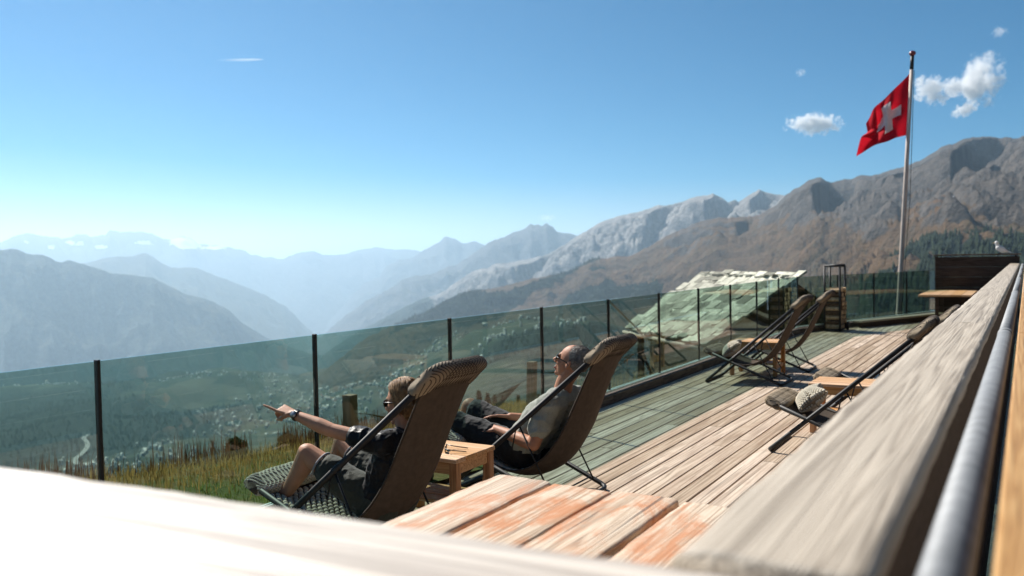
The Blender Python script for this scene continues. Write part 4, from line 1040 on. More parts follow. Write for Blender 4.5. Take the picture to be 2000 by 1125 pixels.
# eave log, corner post and braces
MB().tube([hp(-0.25, -0.10, -0.17), hp(hL * 0.5, -0.10, -0.15), hp(hL + 0.45, -0.10, -0.13)], [0.055, 0.05, 0.042], 10).build('eave_log', M['polewood'], hut, True)
cp = hp(hL - 0.55, -0.05, 0)
MB().box((cp[0], cp[1], zE / 2 - 0.12), (0.14, 0.14, zE - 0.1), 0.008).build('corner_post', M['darkwood'], hut)
MB().tube([(cp[0], cp[1], zE - 0.5), (cp[0] + 0.38, cp[1] - 0.2, zE - 1.15)], 0.04, 8).build('brace', M['darkwood'], hut, True)
# thin pole leaning past the roof corner
pa, pb = atd(1190, 588, 19.0), atd(1245, 642, 22.0)
pg = pb.copy(); tdir = (pb - pa); 
lp = tag(empty('leaning_pole', tuple(pb)), 'thin pale pole slanting up to the left beside the stone roof', 'pole')
MB().tube([(pa - pb), (0, 0, 0), (pb - pa) * 0.6], 0.022, 8).build('shaft', M['polewood'], lp, True)

# ================================================================== LOG TROLLEY AND FIREWOOD
tr = tag(empty('log_trolley', (-3.42, 18.93, 0)), 'black steel log trolley with two handles at the far deck end', 'trolley')
tw, td = 0.30, 0.58
for sx_ in (-1, 1):
    for sy_ in (-1, 1):
        MB().tube([(sx_ * tw / 2, sy_ * td / 2, 0.02), (sx_ * tw / 2, sy_ * td / 2, 1.35)], 0.021, 8).build('upright', M['steel'], tr, True)
for s in (-1, 1):
    MB().tube([(-tw / 2, s * td / 2, 1.35), (tw / 2, s * td / 2, 1.35)], 0.022 if s < 0 else 0.030, 8).build('handle', M['steel'], tr, True)
    MB().tube([(-tw / 2, s * td / 2, 0.03), (tw / 2, s * td / 2, 0.03)], 0.015, 8).build('base_bar', M['steel'], tr, True)
    MB().tube([(s * tw / 2, -td / 2, 0.03), (s * tw / 2, td / 2, 0.03)], 0.015, 8).build('base_bar', M['steel'], tr, True)
MB().box((0, 0, 0.045), (tw, td, 0.012)).build('floor_plate', M['steel'], tr)
for sx_ in (-1, 1):
    w = MB(); c = (sx_ * (tw / 2 + 0.04), td / 2 + 0.05)
    w.tube([(c[0] - 0.022, c[1], 0.085), (c[0] + 0.022, c[1], 0.085)], 0.085, 20).build('wheel', M['rubber'], tr, True)
    MB().tube([(c[0] - 0.026, c[1], 0.085), (c[0] + 0.026, c[1], 0.085)], 0.03, 12).build('hub', M['steel'], tr, True)
MB().tube([(tw / 2, td / 2, 1.05), (tw / 2 + 0.05, td / 2 + 0.05, 1.13)], 0.012, 6).build('hook', M['steel'], tr, True)
rngl = random.Random(4)
for row in range(9):
    for k in range(5):
        r = rngl.uniform(0.040, 0.052); n = rngl.choice([5, 6, 7])
        y = 18.93 - td / 2 + 0.065 + k * 0.113 + (0.0 if row % 2 else 0.008); z = 0.10 + row * 0.094
        L = rngl.uniform(0.29, 0.36); x0 = -3.42 - L / 2 + rngl.uniform(-.02, .02); rot = rngl.random() * 6
        ring = [(math.cos(rot + 2 * math.pi * q / n) * r * rngl.uniform(.85, 1.08), math.sin(rot + 2 * math.pi * q / n) * r * rngl.uniform(.85, 1.08)) for q in range(n)]
        root = tag(empty('firewood_log', (x0 + L / 2, y, z)), 'split firewood log stacked in the black trolley', 'log', 'firewood logs in the trolley')
        V = [(-L / 2, a, b) for a, b in ring] + [(L / 2, a, b) for a, b in ring]
        MB().add(V, [(i, n + i, n + (i + 1) % n, (i + 1) % n)[::-1] for i in range(n)]).build('bark', M['bark'] if rngl.random() < 0.5 else M['logend'], root)
        for s in (-1, 1):
            MB().add([(s * L / 2 * 1.002, a, b) for a, b in ring], [tuple(range(n)) if s > 0 else tuple(range(n))[::-1]]).build('cut_end', M['logend'], root)

# ================================================================== FAR COUNTER WALL, SHELF, BIRD
WY = 23.62
bw = tag(empty('plank_wall', (-1.05, WY, 0)), 'dark brown plank wall at the far end of the deck', 'wall')
for k in range(6):
    o = MB().box((0, 0, 0), (1.78, 0.05, 0.238), 0.005).build('board', M['darkwood'], bw); o.location = (0.02, random.uniform(-.004, .004), 0.13 + k * 0.243)
for xx in (-0.85, 0.85):
    MB().box((xx, 0.06, 0.75), (0.07, 0.06, 1.48)).build('stud', M['darkwood'], bw)
MB().box((0.02, 0.02, 1.515), (1.86, 0.16, 0.035), 0.005).build('cap_board', M['curb'], bw)
ct = tag(empty('long_table', (-1.52, 22.2, 0)), 'orange wooden table in front of the dark plank wall at the far deck end', 'table')
for k in range(5):
    o = MB().box((0, 0, 0), (0.205, 2.55, 0.042), 0.004).build('top_board', M['orange'], ct); o.location = (-0.42 + k * 0.21, 0.02, 0.645 + 0.002 * (k % 2))
for yy_ in (-0.45, 0.95):
    MB().box((0, yy_, 0.595), (0.95, 0.08, 0.055)).build('crossbeam', M['darkwood'], ct)
    for xx in (-0.22, 0.3):
        MB().box((xx, yy_, 0.283), (0.07, 0.07, 0.566)).build('leg', M['darkwood'], ct)
bd = tag(empty('white_bird', (-0.52, WY, 1.5325)), 'white bird perched on top of the dark plank wall', 'bird')
b_ = MB()
b_.chain([(-0.075, 0, 0.205), (-0.06, 0, 0.16), (-0.03, 0, 0.10), (0.03, 0, 0.065), (0.11, 0, 0.03)], [0.033, 0.030, 0.055, 0.055, 0.018], 14)
b_.chain([(0.10, 0, 0.032), (0.17, 0, 0.012)], [0.020, 0.008], 10)
b_.ellipsoid((0.0, 0.045, 0.075), ((0.085, 0, -0.045), (0, 0.014, 0), (0.02, 0, 0.045)), 12, 8).ellipsoid((0.0, -0.045, 0.075), ((0.085, 0, -0.045), (0, 0.014, 0), (0.02, 0, 0.045)), 12, 8)
b_.build('body', M['white_bird'], bd, True)
MB().tube([(-0.10, 0, 0.205), (-0.145, 0, 0.195)], [0.012, 0.002], 8).build('beak', M['bird_beak'], bd, True)
for s in (-1, 1): MB().tube([(-0.01, s * 0.022, 0.06), (-0.015, s * 0.022, 0.0)], 0.005, 6).build('leg', M['bird_beak'], bd, True)
bd.scale = (1.25, 1.25, 1.25)

# ================================================================== FLAGPOLE AND FLAG
FY = 24.9
fb, ftp = aty(1755, 615, FY), aty(1782, 108, FY)
fp = tag(empty('flagpole', (float(fb[0]), FY, -1.6)), 'tall pale wooden flagpole with a red ball on top', 'flagpole')
base = np.array([fb[0], FY, -1.6]); dirp = (ftp - fb) / (ftp[2] - fb[2])
def pole_at(z): return fb + dirp * (z - fb[2])
tz = ftp[2]
MB().tube([pole_at(z) - base for z in (-1.6, 0.0, 3.0, tz - 0.35)], [0.072, 0.066, 0.056, 0.045], 14).build('pole', M['polewood'], fp, True)
MB().tube([pole_at(tz - 0.36) - base, pole_at(tz) - base], [0.048, 0.046], 14).build('cap', M['steel'], fp, True)
MB().ellipsoid(pole_at(tz + 0.05) - base, ((0.085, 0, 0), (0, 0.085, 0), (0, 0, 0.07)), 16, 10).build('ball', M['ball'], fp, True)
MB().tube([pole_at(z) - base + np.array([0.13 - 0.06 * abs(z - 3) / 3, -0.03, 0]) for z in (-0.2, 1.5, 3.0, 4.6, 6.3)], 0.008, 6).build('halyard', M['cord'], fp, True)
# the flag: a square cloth blowing slack to the left
fl = tag(empty('flag', tuple(pole_at(4.6))), 'red flag with a white cross blowing from the flagpole', 'flag')
fo = pole_at(4.6)
ht, hbm = aty(1780, 140, FY), aty(1776, 263, FY); ftl, fbl = aty(1684, 241, FY), aty(1702, 282, FY)
nu, nv = 61, 61
U, V_ = np.meshgrid(np.linspace(0, 1, nu), np.linspace(0, 1, nv), indexing='ij')      # U out from the pole, V down
def flagsurf(U, V_, off=0.0):
    P = (ht * ((1 - U) * (1 - V_))[..., None] + ftl * (U * (1 - V_))[..., None] + hbm * ((1 - U) * V_)[..., None] + fbl * (U * V_)[..., None])
    P = P + np.stack([0 * U, 0 * U, -0.14 * np.sin(np.pi * U) * (1 - V_) * 0.2 + 0.05 * np.sin(np.pi * U) * (1 - V_)], -1)
    ph = U * 7.0 + V_ * 2.6
    dep = 0.20 * U ** 0.8 * np.sin(ph) + 0.09 * U * np.sin(U * 15 - V_ * 6) + 0.05 * np.sin(V_ * 14 + U * 3) * U * (1 - 0.3 * U)
    lat = 0.07 * U * np.sin(ph + 1.3)
    P = P + np.stack([lat, dep, 0.05 * U * np.sin(ph * 1.3 + V_ * 4)], -1)
    # lower free corner folds over and streams out
    k = np.clip((U + V_ - 1.25) / 0.75, 0, 1)
    P = P + np.stack([-0.30 * k ** 1.5, -0.25 * np.sin(k * 3.0), -0.26 * k ** 1.6], -1)
    if off:
        du = np.gradient(P, axis=0); dv = np.gradient(P, axis=1); n_ = np.cross(du, dv); n_ /= np.linalg.norm(n_, axis=-1)[..., None] + 1e-9; P = P + n_ * off
    return P - fo
mb = MB().grid(flagsurf(U, V_)); mb.build('field', M['flag_red'], fl, True)
crs = MB(); full = [flagsurf(U, V_, q) for q in (0.012, -0.012)]
for S in full:
    for (u0, u1, v0, v1) in ((12, 24, 24, 36), (24, 36, 12, 24), (24, 36, 24, 36), (36, 48, 24, 36), (24, 36, 36, 48)):
        crs.grid(S[u0:u1 + 1, v0:v1 + 1])
crs.build('white_cross', M['flag_white'], fl, True)

# ================================================================== MEADOW: posts, hammocks, shrubs, grass
def wood_post(px, top, x, wdt, label, lean=0.0):
    t = atx(px, top, x); gz_ = float(ground_z(x, t[1])) - 0.12
    root = tag(empty('wooden_post', (float(t[0]), float(t[1]), gz_)), label, 'post')
    h = float(t[2] - gz_)
    MB().prism([(-wdt / 2, -wdt / 2, 0), (wdt / 2, -wdt / 2, 0), (wdt / 2, wdt / 2, 0), (-wdt / 2, wdt / 2, 0)], (lean, 0, h - 0.03)).build('shaft', M['postwood'], root)
    MB().prism([(-wdt / 2 + lean, -wdt / 2, h - 0.03), (wdt / 2 + lean, -wdt / 2, h - 0.03), (wdt / 2 + lean, wdt / 2, h - 0.03), (-wdt / 2 + lean, wdt / 2, h - 0.03)], (0.0, 0, 0.03)).build('cap', M['postwood'], root)
    return t
pt1 = wood_post(683, 771, -6.6, 0.12, 'short weathered post in the meadow left of the pointing person\'s head')
pt2 = wood_post(1036, 706, -6.6, 0.12, 'tall weathered post in the meadow left of the man\'s head', 0.03)
def hammock(a, b, sag, label, n=16, wid=0.24):
    a, b = np.array(a, float), np.array(b, float); d = b - a; L = np.linalg.norm(d); t = d / L; s = nrm(np.cross(t, UP)); mid = (a + b) / 2
    root = tag(empty('hammock', tuple(a)), label, 'hammock')
    f = 0.36; Q0, Q1 = a + d * f - UP * sag * 0.62, b - d * f - UP * sag * 0.62
    st = MB()
    for k in range(n):
        w = (k / (n - 1) - 0.5) * 2 * wid
        st.tube([(0, 0, 0), (a + d * 0.06 - UP * 0.05 - a) , (Q0 + s * w - UP * 0.10 * (1 - abs(w) / wid) - a)], 0.0045, 4)
        st.tube([(b - a), (b - d * 0.06 - UP * 0.05 - a), (Q1 + s * w - UP * 0.10 * (1 - abs(w) / wid) - a)], 0.0045, 4)
    st.build('strings', M['string'], root)
    uu = np.linspace(0, 1, 16); vv_ = np.linspace(-1, 1, 9)
    G_ = np.stack([np.stack([(Q0 + (Q1 - Q0) * u_ + s * wid * v_ - UP * (sag * 0.38 * 4 * u_ * (1 - u_) + 0.12 * (1 - v_ * v_)) - a) for v_ in vv_]) for u_ in uu])
    MB().grid(G_).build('bed', M['cord'], root, True)
p1_ = np.array([pt1[0], pt1[1], pt1[2] - 0.20]); p2_ = np.array([pt2[0], pt2[1], pt2[2] - 0.15])
hammock(p1_ + np.array([0.07, 0, 0]), p2_ + np.array([0, -0.07, -0.1]), 0.55, 'dark string hammock slung between the two meadow posts')
hammock(p2_ + np.array([0.07, 0.03, 0]), np.array([cp[0] + hO[0], cp[1] + hO[1] - 0.1, -0.75]), 0.30, 'dark string hammock slung from the tall post towards the stone-roofed hut', 10, 0.22)

def leaf_mass(n, cen, rad, size, seed, up=0.3):
    rg = np.random.default_rng(seed); p = rg.normal(size=(n, 3)); p /= np.linalg.norm(p, axis=1)[:, None]; p *= (rg.random(n) ** 0.45)[:, None]
    c = np.array(cen) + p * np.array(rad); d1 = rg.normal(size=(n, 3)); d1[:, 2] += up; d1 /= np.linalg.norm(d1, axis=1)[:, None]; d2 = np.cross(d1, rg.normal(size=(n, 3))); d2 /= np.linalg.norm(d2, axis=1)[:, None]
    s = size * (0.6 + 0.8 * rg.random(n))[:, None]
    V = np.stack([c - d1 * s, c + d2 * s * 0.42, c + d1 * s, c - d2 * s * 0.42], 1).reshape(-1, 3); T = (np.arange(n)[:, None, None] * 4 + np.array([(0, 1, 2), (0, 2, 3)])[None]).reshape(-1, 3)
    return V, T
def leafy(name, c1, c2, tr_=0.3):
    m = NT(name); v = m.pos(1.0); nz = m.noise(v, 3.0, 4, 0.7); cc = m.ramp(nz, [(0.3, c1), (0.7, c2)]); m.col(cc); m.rough(0.7, 0.2)
    t_ = m.n("ShaderNodeBsdfTranslucent"); m.l(cc, t_.inputs[0]); mx = m.n("ShaderNodeMixShader"); mx.inputs[0].default_value = tr_; m.l(m.b.outputs[0], mx.inputs[1]); m.l(t_.outputs[0], mx.inputs[2]); m.l(mx.outputs[0], m.out.inputs[0]); return m.m
M['leaf_bush'] = leafy('shrub_leaves', (0.035, 0.045, 0.015), (0.08, 0.085, 0.03))
M['grass_g'] = leafy('green_grass', (0.10, 0.14, 0.022), (0.22, 0.25, 0.055), 0.45)
M['grass_d'] = leafy('dry_grass', (0.27, 0.155, 0.045), (0.52, 0.34, 0.12), 0.45)
M['weed'] = leafy('rusty_weeds', (0.085, 0.038, 0.02), (0.20, 0.095, 0.048), 0.35)
M['straw'] = leafy('pale_straw', (0.22, 0.16, 0.07), (0.42, 0.33, 0.17), 0.45)
def shrub(px, py, x, hgt, label, seed):
    b = atx(px, py, x); gz_ = float(ground_z(b[0], b[1]))
    root = tag(empty('shrub', (float(b[0]), float(b[1]), gz_ - 0.03)), label, 'shrub')
    V, T = leaf_mass(1100, (0, 0, hgt * 0.55), (hgt * 0.42, hgt * 0.42, hgt * 0.48), 0.022, seed); fast_tris('foliage', V, T, M['leaf_bush']).parent = root
    rg = random.Random(seed); mb_ = MB()
    for k in range(7):
        a_ = rg.random() * 6.28; mb_.tube([(0, 0, 0), (math.cos(a_) * hgt * .15, math.sin(a_) * hgt * .15, hgt * .4), (math.cos(a_) * hgt * .3, math.sin(a_) * hgt * .3, hgt * .75)], [0.010, 0.007, 0.003], 5)
    mb_.build('stems', M['bark'], root)
shrub(462, 890, -7.4, 0.30, 'small dark shrub on the meadow edge, left one of two', 1)
shrub(560, 862, -7.5, 0.26, 'small dark shrub on the meadow edge just below the pointing forearm', 2)
def conifer(px, py, dep, hgt, label, seed):
    for dep in np.arange(9.0, 40.0, 0.1):
        t = atd(px, py, dep)
        if t[2] - float(ground_z(t[0], t[1])) > hgt: break
    hgt = float(t[2] - ground_z(t[0], t[1])) + 0.03
    root = tag(empty('young_conifer', (float(t[0]), float(t[1]), float(t[2]) - hgt)), label, 'tree', 'young conifers below the meadow edge')
    rg = np.random.default_rng(seed); mb_ = MB().tube([(0, 0, -0.05), (0, 0, hgt * 0.95)], [0.03 * hgt, 0.004], 7); mb_.build('trunk', M['bark'], root)
    n = 2200; z = rg.random(n) ** 1.3; an_ = rg.random(n) * 6.283; rd = (1 - z) * 0.40 * hgt * (0.35 + 0.65 * rg.random(n)) * (0.75 + 0.25 * np.sin(z * 40))
    c = np.stack([np.cos(an_) * rd, np.sin(an_) * rd, z * hgt * 0.95 + 0.02 * hgt - rd * 0.35], -1)
    d1 = np.stack([np.cos(an_), np.sin(an_), -0.4 + 0.3 * rg.normal(size=n)], -1); d2 = np.stack([-np.sin(an_), np.cos(an_), 0.4 * rg.normal(size=n)], -1); s = 0.05 * hgt
    V = np.stack([c - d1 * s, c + d2 * s * .35, c + d1 * s, c - d2 * s * .35], 1).reshape(-1, 3); T = (np.arange(n)[:, None, None] * 4 + np.array([(0, 1, 2), (0, 2, 3)])[None]).reshape(-1, 3)
    fast_tris('crown', V, T, M['conifer_lit']).parent = root
M['conifer_lit'] = leafy('conifer_foliage', (0.030, 0.042, 0.016), (0.075, 0.085, 0.03), 0.25)
for k, (a_, b_, c_, lb) in enumerate(((935, 762, 2.6, 'young conifer at the left of the row below the meadow edge'), (952, 766, 2.2, 'young conifer second in the row below the meadow edge'), (966, 770, 2.0, 'low young conifer third in the row below the meadow edge'), (981, 772, 1.9, 'slim young conifer standing slightly apart in the row below the meadow edge'), (1012, 770, 2.0, 'young conifer just left of the tall meadow post'), (1052, 768, 2.0, 'young conifer just right of the tall meadow post'))):
    conifer(a_, b_, 0, 0.80 * c_ / 2, lb, 40 + k)

def blades(name, pts, h0, h1, w, mat, label, bend=0.5, seed=0, kindlabel='grass'):
    n = len(pts); rg = np.random.default_rng(seed); h = h0 + (h1 - h0) * rg.random(n) ** 1.5; an_ = rg.random(n) * 6.283; lean_ = bend * rg.random(n)
    dx, dy = np.cos(an_), np.sin(an_); wx, wy = -dy * w, dx * w
    z0 = np.stack([pts[:, 0], pts[:, 1], pts[:, 2] - 0.02], -1)
    side = np.stack([wx, wy, 0 * wx], -1)
    mid = z0 + np.stack([dx * lean_ * h * 0.3, dy * lean_ * h * 0.3, h * 0.55], -1); tip = z0 + np.stack([dx * lean_ * h, dy * lean_ * h, h * (1 - 0.3 * lean_)], -1)
    V = np.stack([z0 - side, z0 + side, mid + side * 0.7, mid - side * 0.7, tip], 1).reshape(-1, 3)
    T = (np.arange(n)[:, None, None] * 5 + np.array([(0, 1, 2), (0, 2, 3), (3, 2, 4)])[None]).reshape(-1, 3)
    return tag(fast_tris(name, V, T, mat), label, kindlabel, kind='stuff')
def field(n, xr, yr, cond=None, seed=0):
    rg = np.random.default_rng(seed); x = xr[0] + (xr[1] - xr[0]) * rg.random(n); y = yr[0] + (yr[1] - yr[0]) * rg.random(n)
    if cond is not None:
        k = cond(x, y, rg); x, y = x[k], y[k]
    return np.stack([x, y, ground_z(x, y)], -1)
def dry(x, y): return fbm(x / 1.1, y / 2.2, 4, 4) * 0.5 + np.clip((-4.05 - x - 1.35) * 0.6, -0.7, 1.0)
blades('green_grass', field(60000, (-7.4, -4.06), (0.5, 22), lambda x, y, r: dry(x, y) + 0.25 * r.normal(size=len(x)) < 0.05, 1), 0.03, 0.10, 0.0035, M['grass_g'], 'short green grass on the meadow by the railing', 0.8, 1)
blades('dry_grass', field(60000, (-9.0, -4.06), (0.5, 22), lambda x, y, r: dry(x, y) + 0.3 * r.normal(size=len(x)) > 0.0, 2), 0.05, 0.20, 0.0035, M['grass_d'], 'dry yellow-brown grass along the meadow edge', 0.7, 2)
blades('rusty_weeds', field(5200, (-8.2, -6.7), (1.0, 9.5), lambda x, y, r: fbm(x / 0.5, y / 0.6, 8, 3) > 0.12, 3), 0.14, 0.40, 0.006, M['weed'], 'tall rust-brown weeds standing on the meadow edge', 0.25, 3, 'weeds')
blades('straw_grass', field(3800, (-5.2, -4.10), (8.6, 17.5), lambda x, y, r: fbm(x / 0.5, y / 0.9, 3, 3) > -0.05, 4), 0.20, 0.62, 0.003, M['straw'], 'tall pale straw grass behind the glass near the hut', 0.35, 4)

# ================================================================== PEOPLE
def bake_skin(mb, name, voxel, smooth_it, mat, parent=None, wrinkle=0.0, wscale=12.0, wseed=0.0):
    """unite overlapping closed shapes into one continuous surface"""
    o = mb.build(name, None, None)
    r = o.modifiers.new('r', 'REMESH'); r.mode = 'VOXEL'; r.voxel_size = voxel; r.use_smooth_shade = True
    s = o.modifiers.new('s', 'SMOOTH'); s.factor = 0.5; s.iterations = smooth_it
    dg = bpy.context.evaluated_depsgraph_get(); me = bpy.data.meshes.new_from_object(o.evaluated_get(dg)); me.name = name
    bpy.data.objects.remove(o)
    n = len(me.vertices); co = np.empty(n * 3, np.float32); me.vertices.foreach_get('co', co); co = co.reshape(-1, 3).astype(float)
    if wrinkle > 0:
        nr = np.empty(n * 3, np.float32); me.vertices.foreach_get('normal', nr); nr = nr.reshape(-1, 3)
        w = ridged(co[:, 0] * wscale + wseed, co[:, 1] * wscale * 0.6, co[:, 2] * wscale, 3) - 0.5
        co = co + nr * (w * wrinkle)[:, None]; me.vertices.foreach_set('co', co.astype(np.float32).reshape(-1))
    me.materials.clear(); me.polygons.foreach_set('use_smooth', np.ones(len(me.polygons), bool)); me.update()
    return link(name, me, mat, parent)
V3 = lambda *a: np.array(a, float)
def hand(mb, W, d, n, side, curls, spread=0.10, sc=1.0, thumb=(0.9, 0.3, -0.35)):
    """W wrist, d to the knuckles, n back-of-hand normal, side: +1/-1 direction of the thumb along d x n"""
    d = nrm(d); n = nrm(np.array(n) - d * np.dot(n, d)); s = np.cross(d, n) * side
    pl = 0.088 * sc
    for k in range(4):
        o = (1.5 - k) * 0.0195 * sc
        mb.capsule(W + s * o * 0.55 + d * 0.008, W + d * pl + s * o, 0.0145 * sc, 0.0108 * sc, 10)
    lens = ((0.043, 0.027, 0.022), (0.047, 0.030, 0.023), (0.043, 0.028, 0.022), (0.034, 0.021, 0.019))
    for k in range(4):
        o = (1.5 - k) * 0.0195 * sc; p = W + d * pl + s * o; a = 0.0; sp = (1.5 - k) * spread
        dd0 = nrm(d + s * sp)
        for q in range(3):
            a += curls[k][q]; dd = dd0 * math.cos(a) - n * math.sin(a); e = p + dd * lens[k][q] * sc
            mb.capsule(p, e, (0.0092 - 0.0008 * q) * sc, (0.0084 - 0.0008 * q) * sc, 9); p = e
    p = W + d * 0.022 + s * 0.026 * sc; t = nrm(d * thumb[0] + s * thumb[1] + n * thumb[2])
    e1 = p + t * 0.040 * sc; t2 = nrm(t + d * 0.35 - n * 0.2 - s * 0.25); e2 = e1 + t2 * 0.030 * sc; e3 = e2 + nrm(t2 + d * .2) * 0.022 * sc
    mb.capsule(W + d * 0.010 + s * 0.010, p, 0.016 * sc, 0.0135 * sc, 10); mb.capsule(p, e1, 0.0135 * sc, 0.0108 * sc, 10); mb.capsule(e1, e2, 0.0105 * sc, 0.0095 * sc, 10); mb.capsule(e2, e3, 0.0095 * sc, 0.0078 * sc, 10)
def head(mb, c, f, u, sc=1.0, smile=0.0, female=False):
    f = nrm(f); u = nrm(np.array(u) - f * np.dot(u, f)); s = np.cross(f, u)
    at = lambda a, b, e=0.0: c + (f * a + u * b + s * e) * sc
    mb.ellipsoid(at(-0.012, 0.030), (f * 0.097 * sc, s * 0.075 * sc, u * 0.092 * sc), 22, 14)          # skull
    mb.ellipsoid(at(0.028, -0.020), (f * 0.060 * sc, s * 0.062 * sc, u * 0.085 * sc), 20, 14)           # face
    mb.ellipsoid(at(0.022, -0.072), (f * 0.056 * sc, s * 0.050 * sc, u * 0.036 * sc), 18, 12)           # jaw
    mb.capsule(at(0.068, -0.098, -0.008), at(0.068, -0.098, 0.008), 0.0175 * sc, 0.0175 * sc, 10)         # chin
    mb.capsule(at(0.072, 0.030, -0.032), at(0.076, 0.030, 0.0), 0.014 * sc, 0.013 * sc, 10); mb.capsule(at(0.076, 0.030, 0.0), at(0.072, 0.030, 0.032), 0.013 * sc, 0.014 * sc, 10)  # brow
    nl = 0.118 if not female else 0.112
    mb.capsule(at(0.083, 0.016), at(nl, -0.026), 0.0090 * sc, 0.0125 * sc, 10)                           # nose
    mb.capsule(at(nl - 0.014, -0.032, -0.011), at(nl - 0.014, -0.032, 0.011), 0.009 * sc, 0.009 * sc, 8)
    for e in (-1, 1):
        mb.ellipsoid(at(0.052, -0.018, e * 0.037), (f * 0.030 * sc, s * 0.024 * sc, u * (0.024 + 0.004 * smile) * sc), 12, 8)   # cheeks
        mb.ellipsoid(at(-0.012, -0.002, e * 0.076), ((f * 0.016 - s * e * 0.006) * sc, s * e * 0.007 * sc, (u * 0.031 - f * 0.006) * sc), 12, 8)    # ears
    mb.capsule(at(0.086, -0.052, -0.016), at(0.090, -0.050, 0.0), 0.0078 * sc, 0.009 * sc, 8); mb.capsule(at(0.090, -0.050, 0.0), at(0.086, -0.052, 0.016), 0.009 * sc, 0.0078 * sc, 8)  # upper lip
    mb.capsule(at(0.082, -0.072 - 0.004 * smile, -0.014), at(0.086, -0.074 - 0.004 * smile, 0.0), 0.0075 * sc, 0.0088 * sc, 8); mb.capsule(at(0.086, -0.074 - .004 * smile, 0.0), at(0.082, -0.072 - .004 * smile, 0.014), 0.0088 * sc, 0.0075 * sc, 8)
    return at, f, u, s
def glasses(at, f, u, s, sc, parent, frame_mat, lens_h=0.021):
    g = MB()
    for e in (-1, 1):
        MB().ellipsoid(at(0.090, 0.008, e * 0.034), ((f * 0.006 - s * e * 0.006) * sc, (s * 0.031 + f * -0.006 * e) * sc, u * lens_h * sc), 18, 10, 0.7).build('sunglass_lens', M['lens'], parent, True)
        g.tube([at(0.084, 0.016, e * 0.064), at(0.060, 0.017, e * 0.076), at(-0.004, 0.014, e * 0.083), at(-0.022, 0.000, e * 0.081)], 0.0036 * sc, 6)
    g.tube([at(0.096, 0.014, -0.006), at(0.099, 0.016, 0), at(0.096, 0.014, 0.006)], 0.0035 * sc, 6)
    g.build('sunglass_frame', frame_mat, parent, True)

# ---------------- the person pointing, in the near chair
w_ = tag(empty('person', (-3.0, 3.68, 0.2)), 'person in black sports shirt and olive shorts, reclining and pointing left with an outstretched arm', 'person')
O1 = V3(-3.0, 3.68, 0.2)
J = lambda x, y, z: V3(x, y, z) - O1
pel, wst, cst, nkb = J(-2.985, 3.68, 0.335), J(-2.945, 3.68, 0.43), J(-2.905, 3.68, 0.55), J(-2.855, 3.68, 0.685)
nk = J(-2.862, 3.68, 0.745); hc_ = J(-2.868, 3.68, 0.856)
Ls, Le, Lw = J(-2.885, 3.525, 0.665), J(-3.165, 3.445, 0.728), J(-3.405, 3.415, 0.800)
Rs, Re, Rw = J(-2.885, 3.835, 0.660), J(-2.99, 3.97, 0.455), J(-3.175, 3.83, 0.455)
Lh, Lk, La, Lt = J(-3.00, 3.59, 0.325), J(-3.405, 3.515, 0.565), J(-3.545, 3.50, 0.345), J(-3.72, 3.49, 0.365)
Rh, Rk, Ra, Rt = J(-3.00, 3.77, 0.325), J(-3.435, 3.84, 0.565), J(-3.555, 3.83, 0.345), J(-3.73, 3.84, 0.365)
b = MB()
b.chain([nkb, nk, hc_ - V3(0, 0, .05)], [0.056, 0.048, 0.05])
b.chain([Ls, Le], [0.047, 0.037]); b.chain([Le, Le + (Lw - Le) * 0.3, Lw], [0.038, 0.040, 0.0235])
b.chain([Rs, Re], [0.047, 0.037]); b.chain([Re, Re + (Rw - Re) * 0.3, Rw], [0.038, 0.039, 0.0235])
for h_, k_, a_, t_ in ((Lh, Lk, La, Lt), (Rh, Rk, Ra, Rt)):
    b.chain([h_, k_], [0.086, 0.056]); b.chain([k_, k_ + (a_ - k_) * 0.35 + V3(0.012, 0, 0), a_], [0.056, 0.056, 0.036]); b.chain([a_, t_], [0.036, 0.026])
    b.capsule(k_ + V3(-0.008, 0, 0.004), k_ + V3(-0.012, 0, -0.02), 0.052, 0.046)
for e in (-0.075, 0.075):
    b.chain([pel + V3(0, e, 0), wst + V3(0, e * .85, 0), cst + V3(0, e, 0), nkb + V3(0, e, -0.04)], [0.105, 0.095, 0.098, 0.07])
b.chain([Ls, nkb, Rs], [0.052, 0.06, 0.052])
hand(b, Lw, Lw - Le + V3(-0.03, 0, 0.012), V3(0.28, -0.35, 1), -1, ((-0.10, 0.05, 0.05), (0.95, 1.25, 0.6), (1.1, 1.3, 0.6), (1.15, 1.3, 0.6)), 0.05, 0.98, (0.75, 0.15, -0.75))
hand(b, Rw, V3(-0.7, -0.6, 0.15), V3(-0.1, 0.3, 1), 1, ((0.3, 0.4, 0.3),) * 4, 0.06, 0.95)
at_, f_, u_, s_ = head(b, hc_, V3(-0.985, 0, -0.10), V3(-0.06, 0, 1), 0.97, 0, True)
body = bake_skin(b, 'body', 0.0048, 3, M['skin_w'], w_)
# shirt
c = MB()
for e in (-0.078, 0.078):
    c.chain([pel + V3(-0.005, e, 0.015), wst + V3(0, e * .9, 0), cst + V3(0, e, 0), nkb + V3(0.0, e, -0.035)], [0.112, 0.108, 0.110, 0.082])
c.chain([Ls, nkb + V3(0, 0, -0.02), Rs], [0.068, 0.072, 0.068])
c.chain([Ls, Ls + (Le - Ls) * 0.50], [0.066, 0.061]); c.chain([Rs, Rs + (Re - Rs) * 0.55], [0.066, 0.061])
bake_skin(c, 'shirt', 0.0065, 2, M['shirt_w'], w_, 0.016, 15.0, 1.0)
MB().tube([Ls + (Le - Ls) * 0.15 + V3(0, -.05, .052), Ls + V3(0.03, 0.03, 0.07), nkb + V3(0.01, -0.05, 0.035)], 0.0035, 5).build('piping', M['hem'], w_, True)
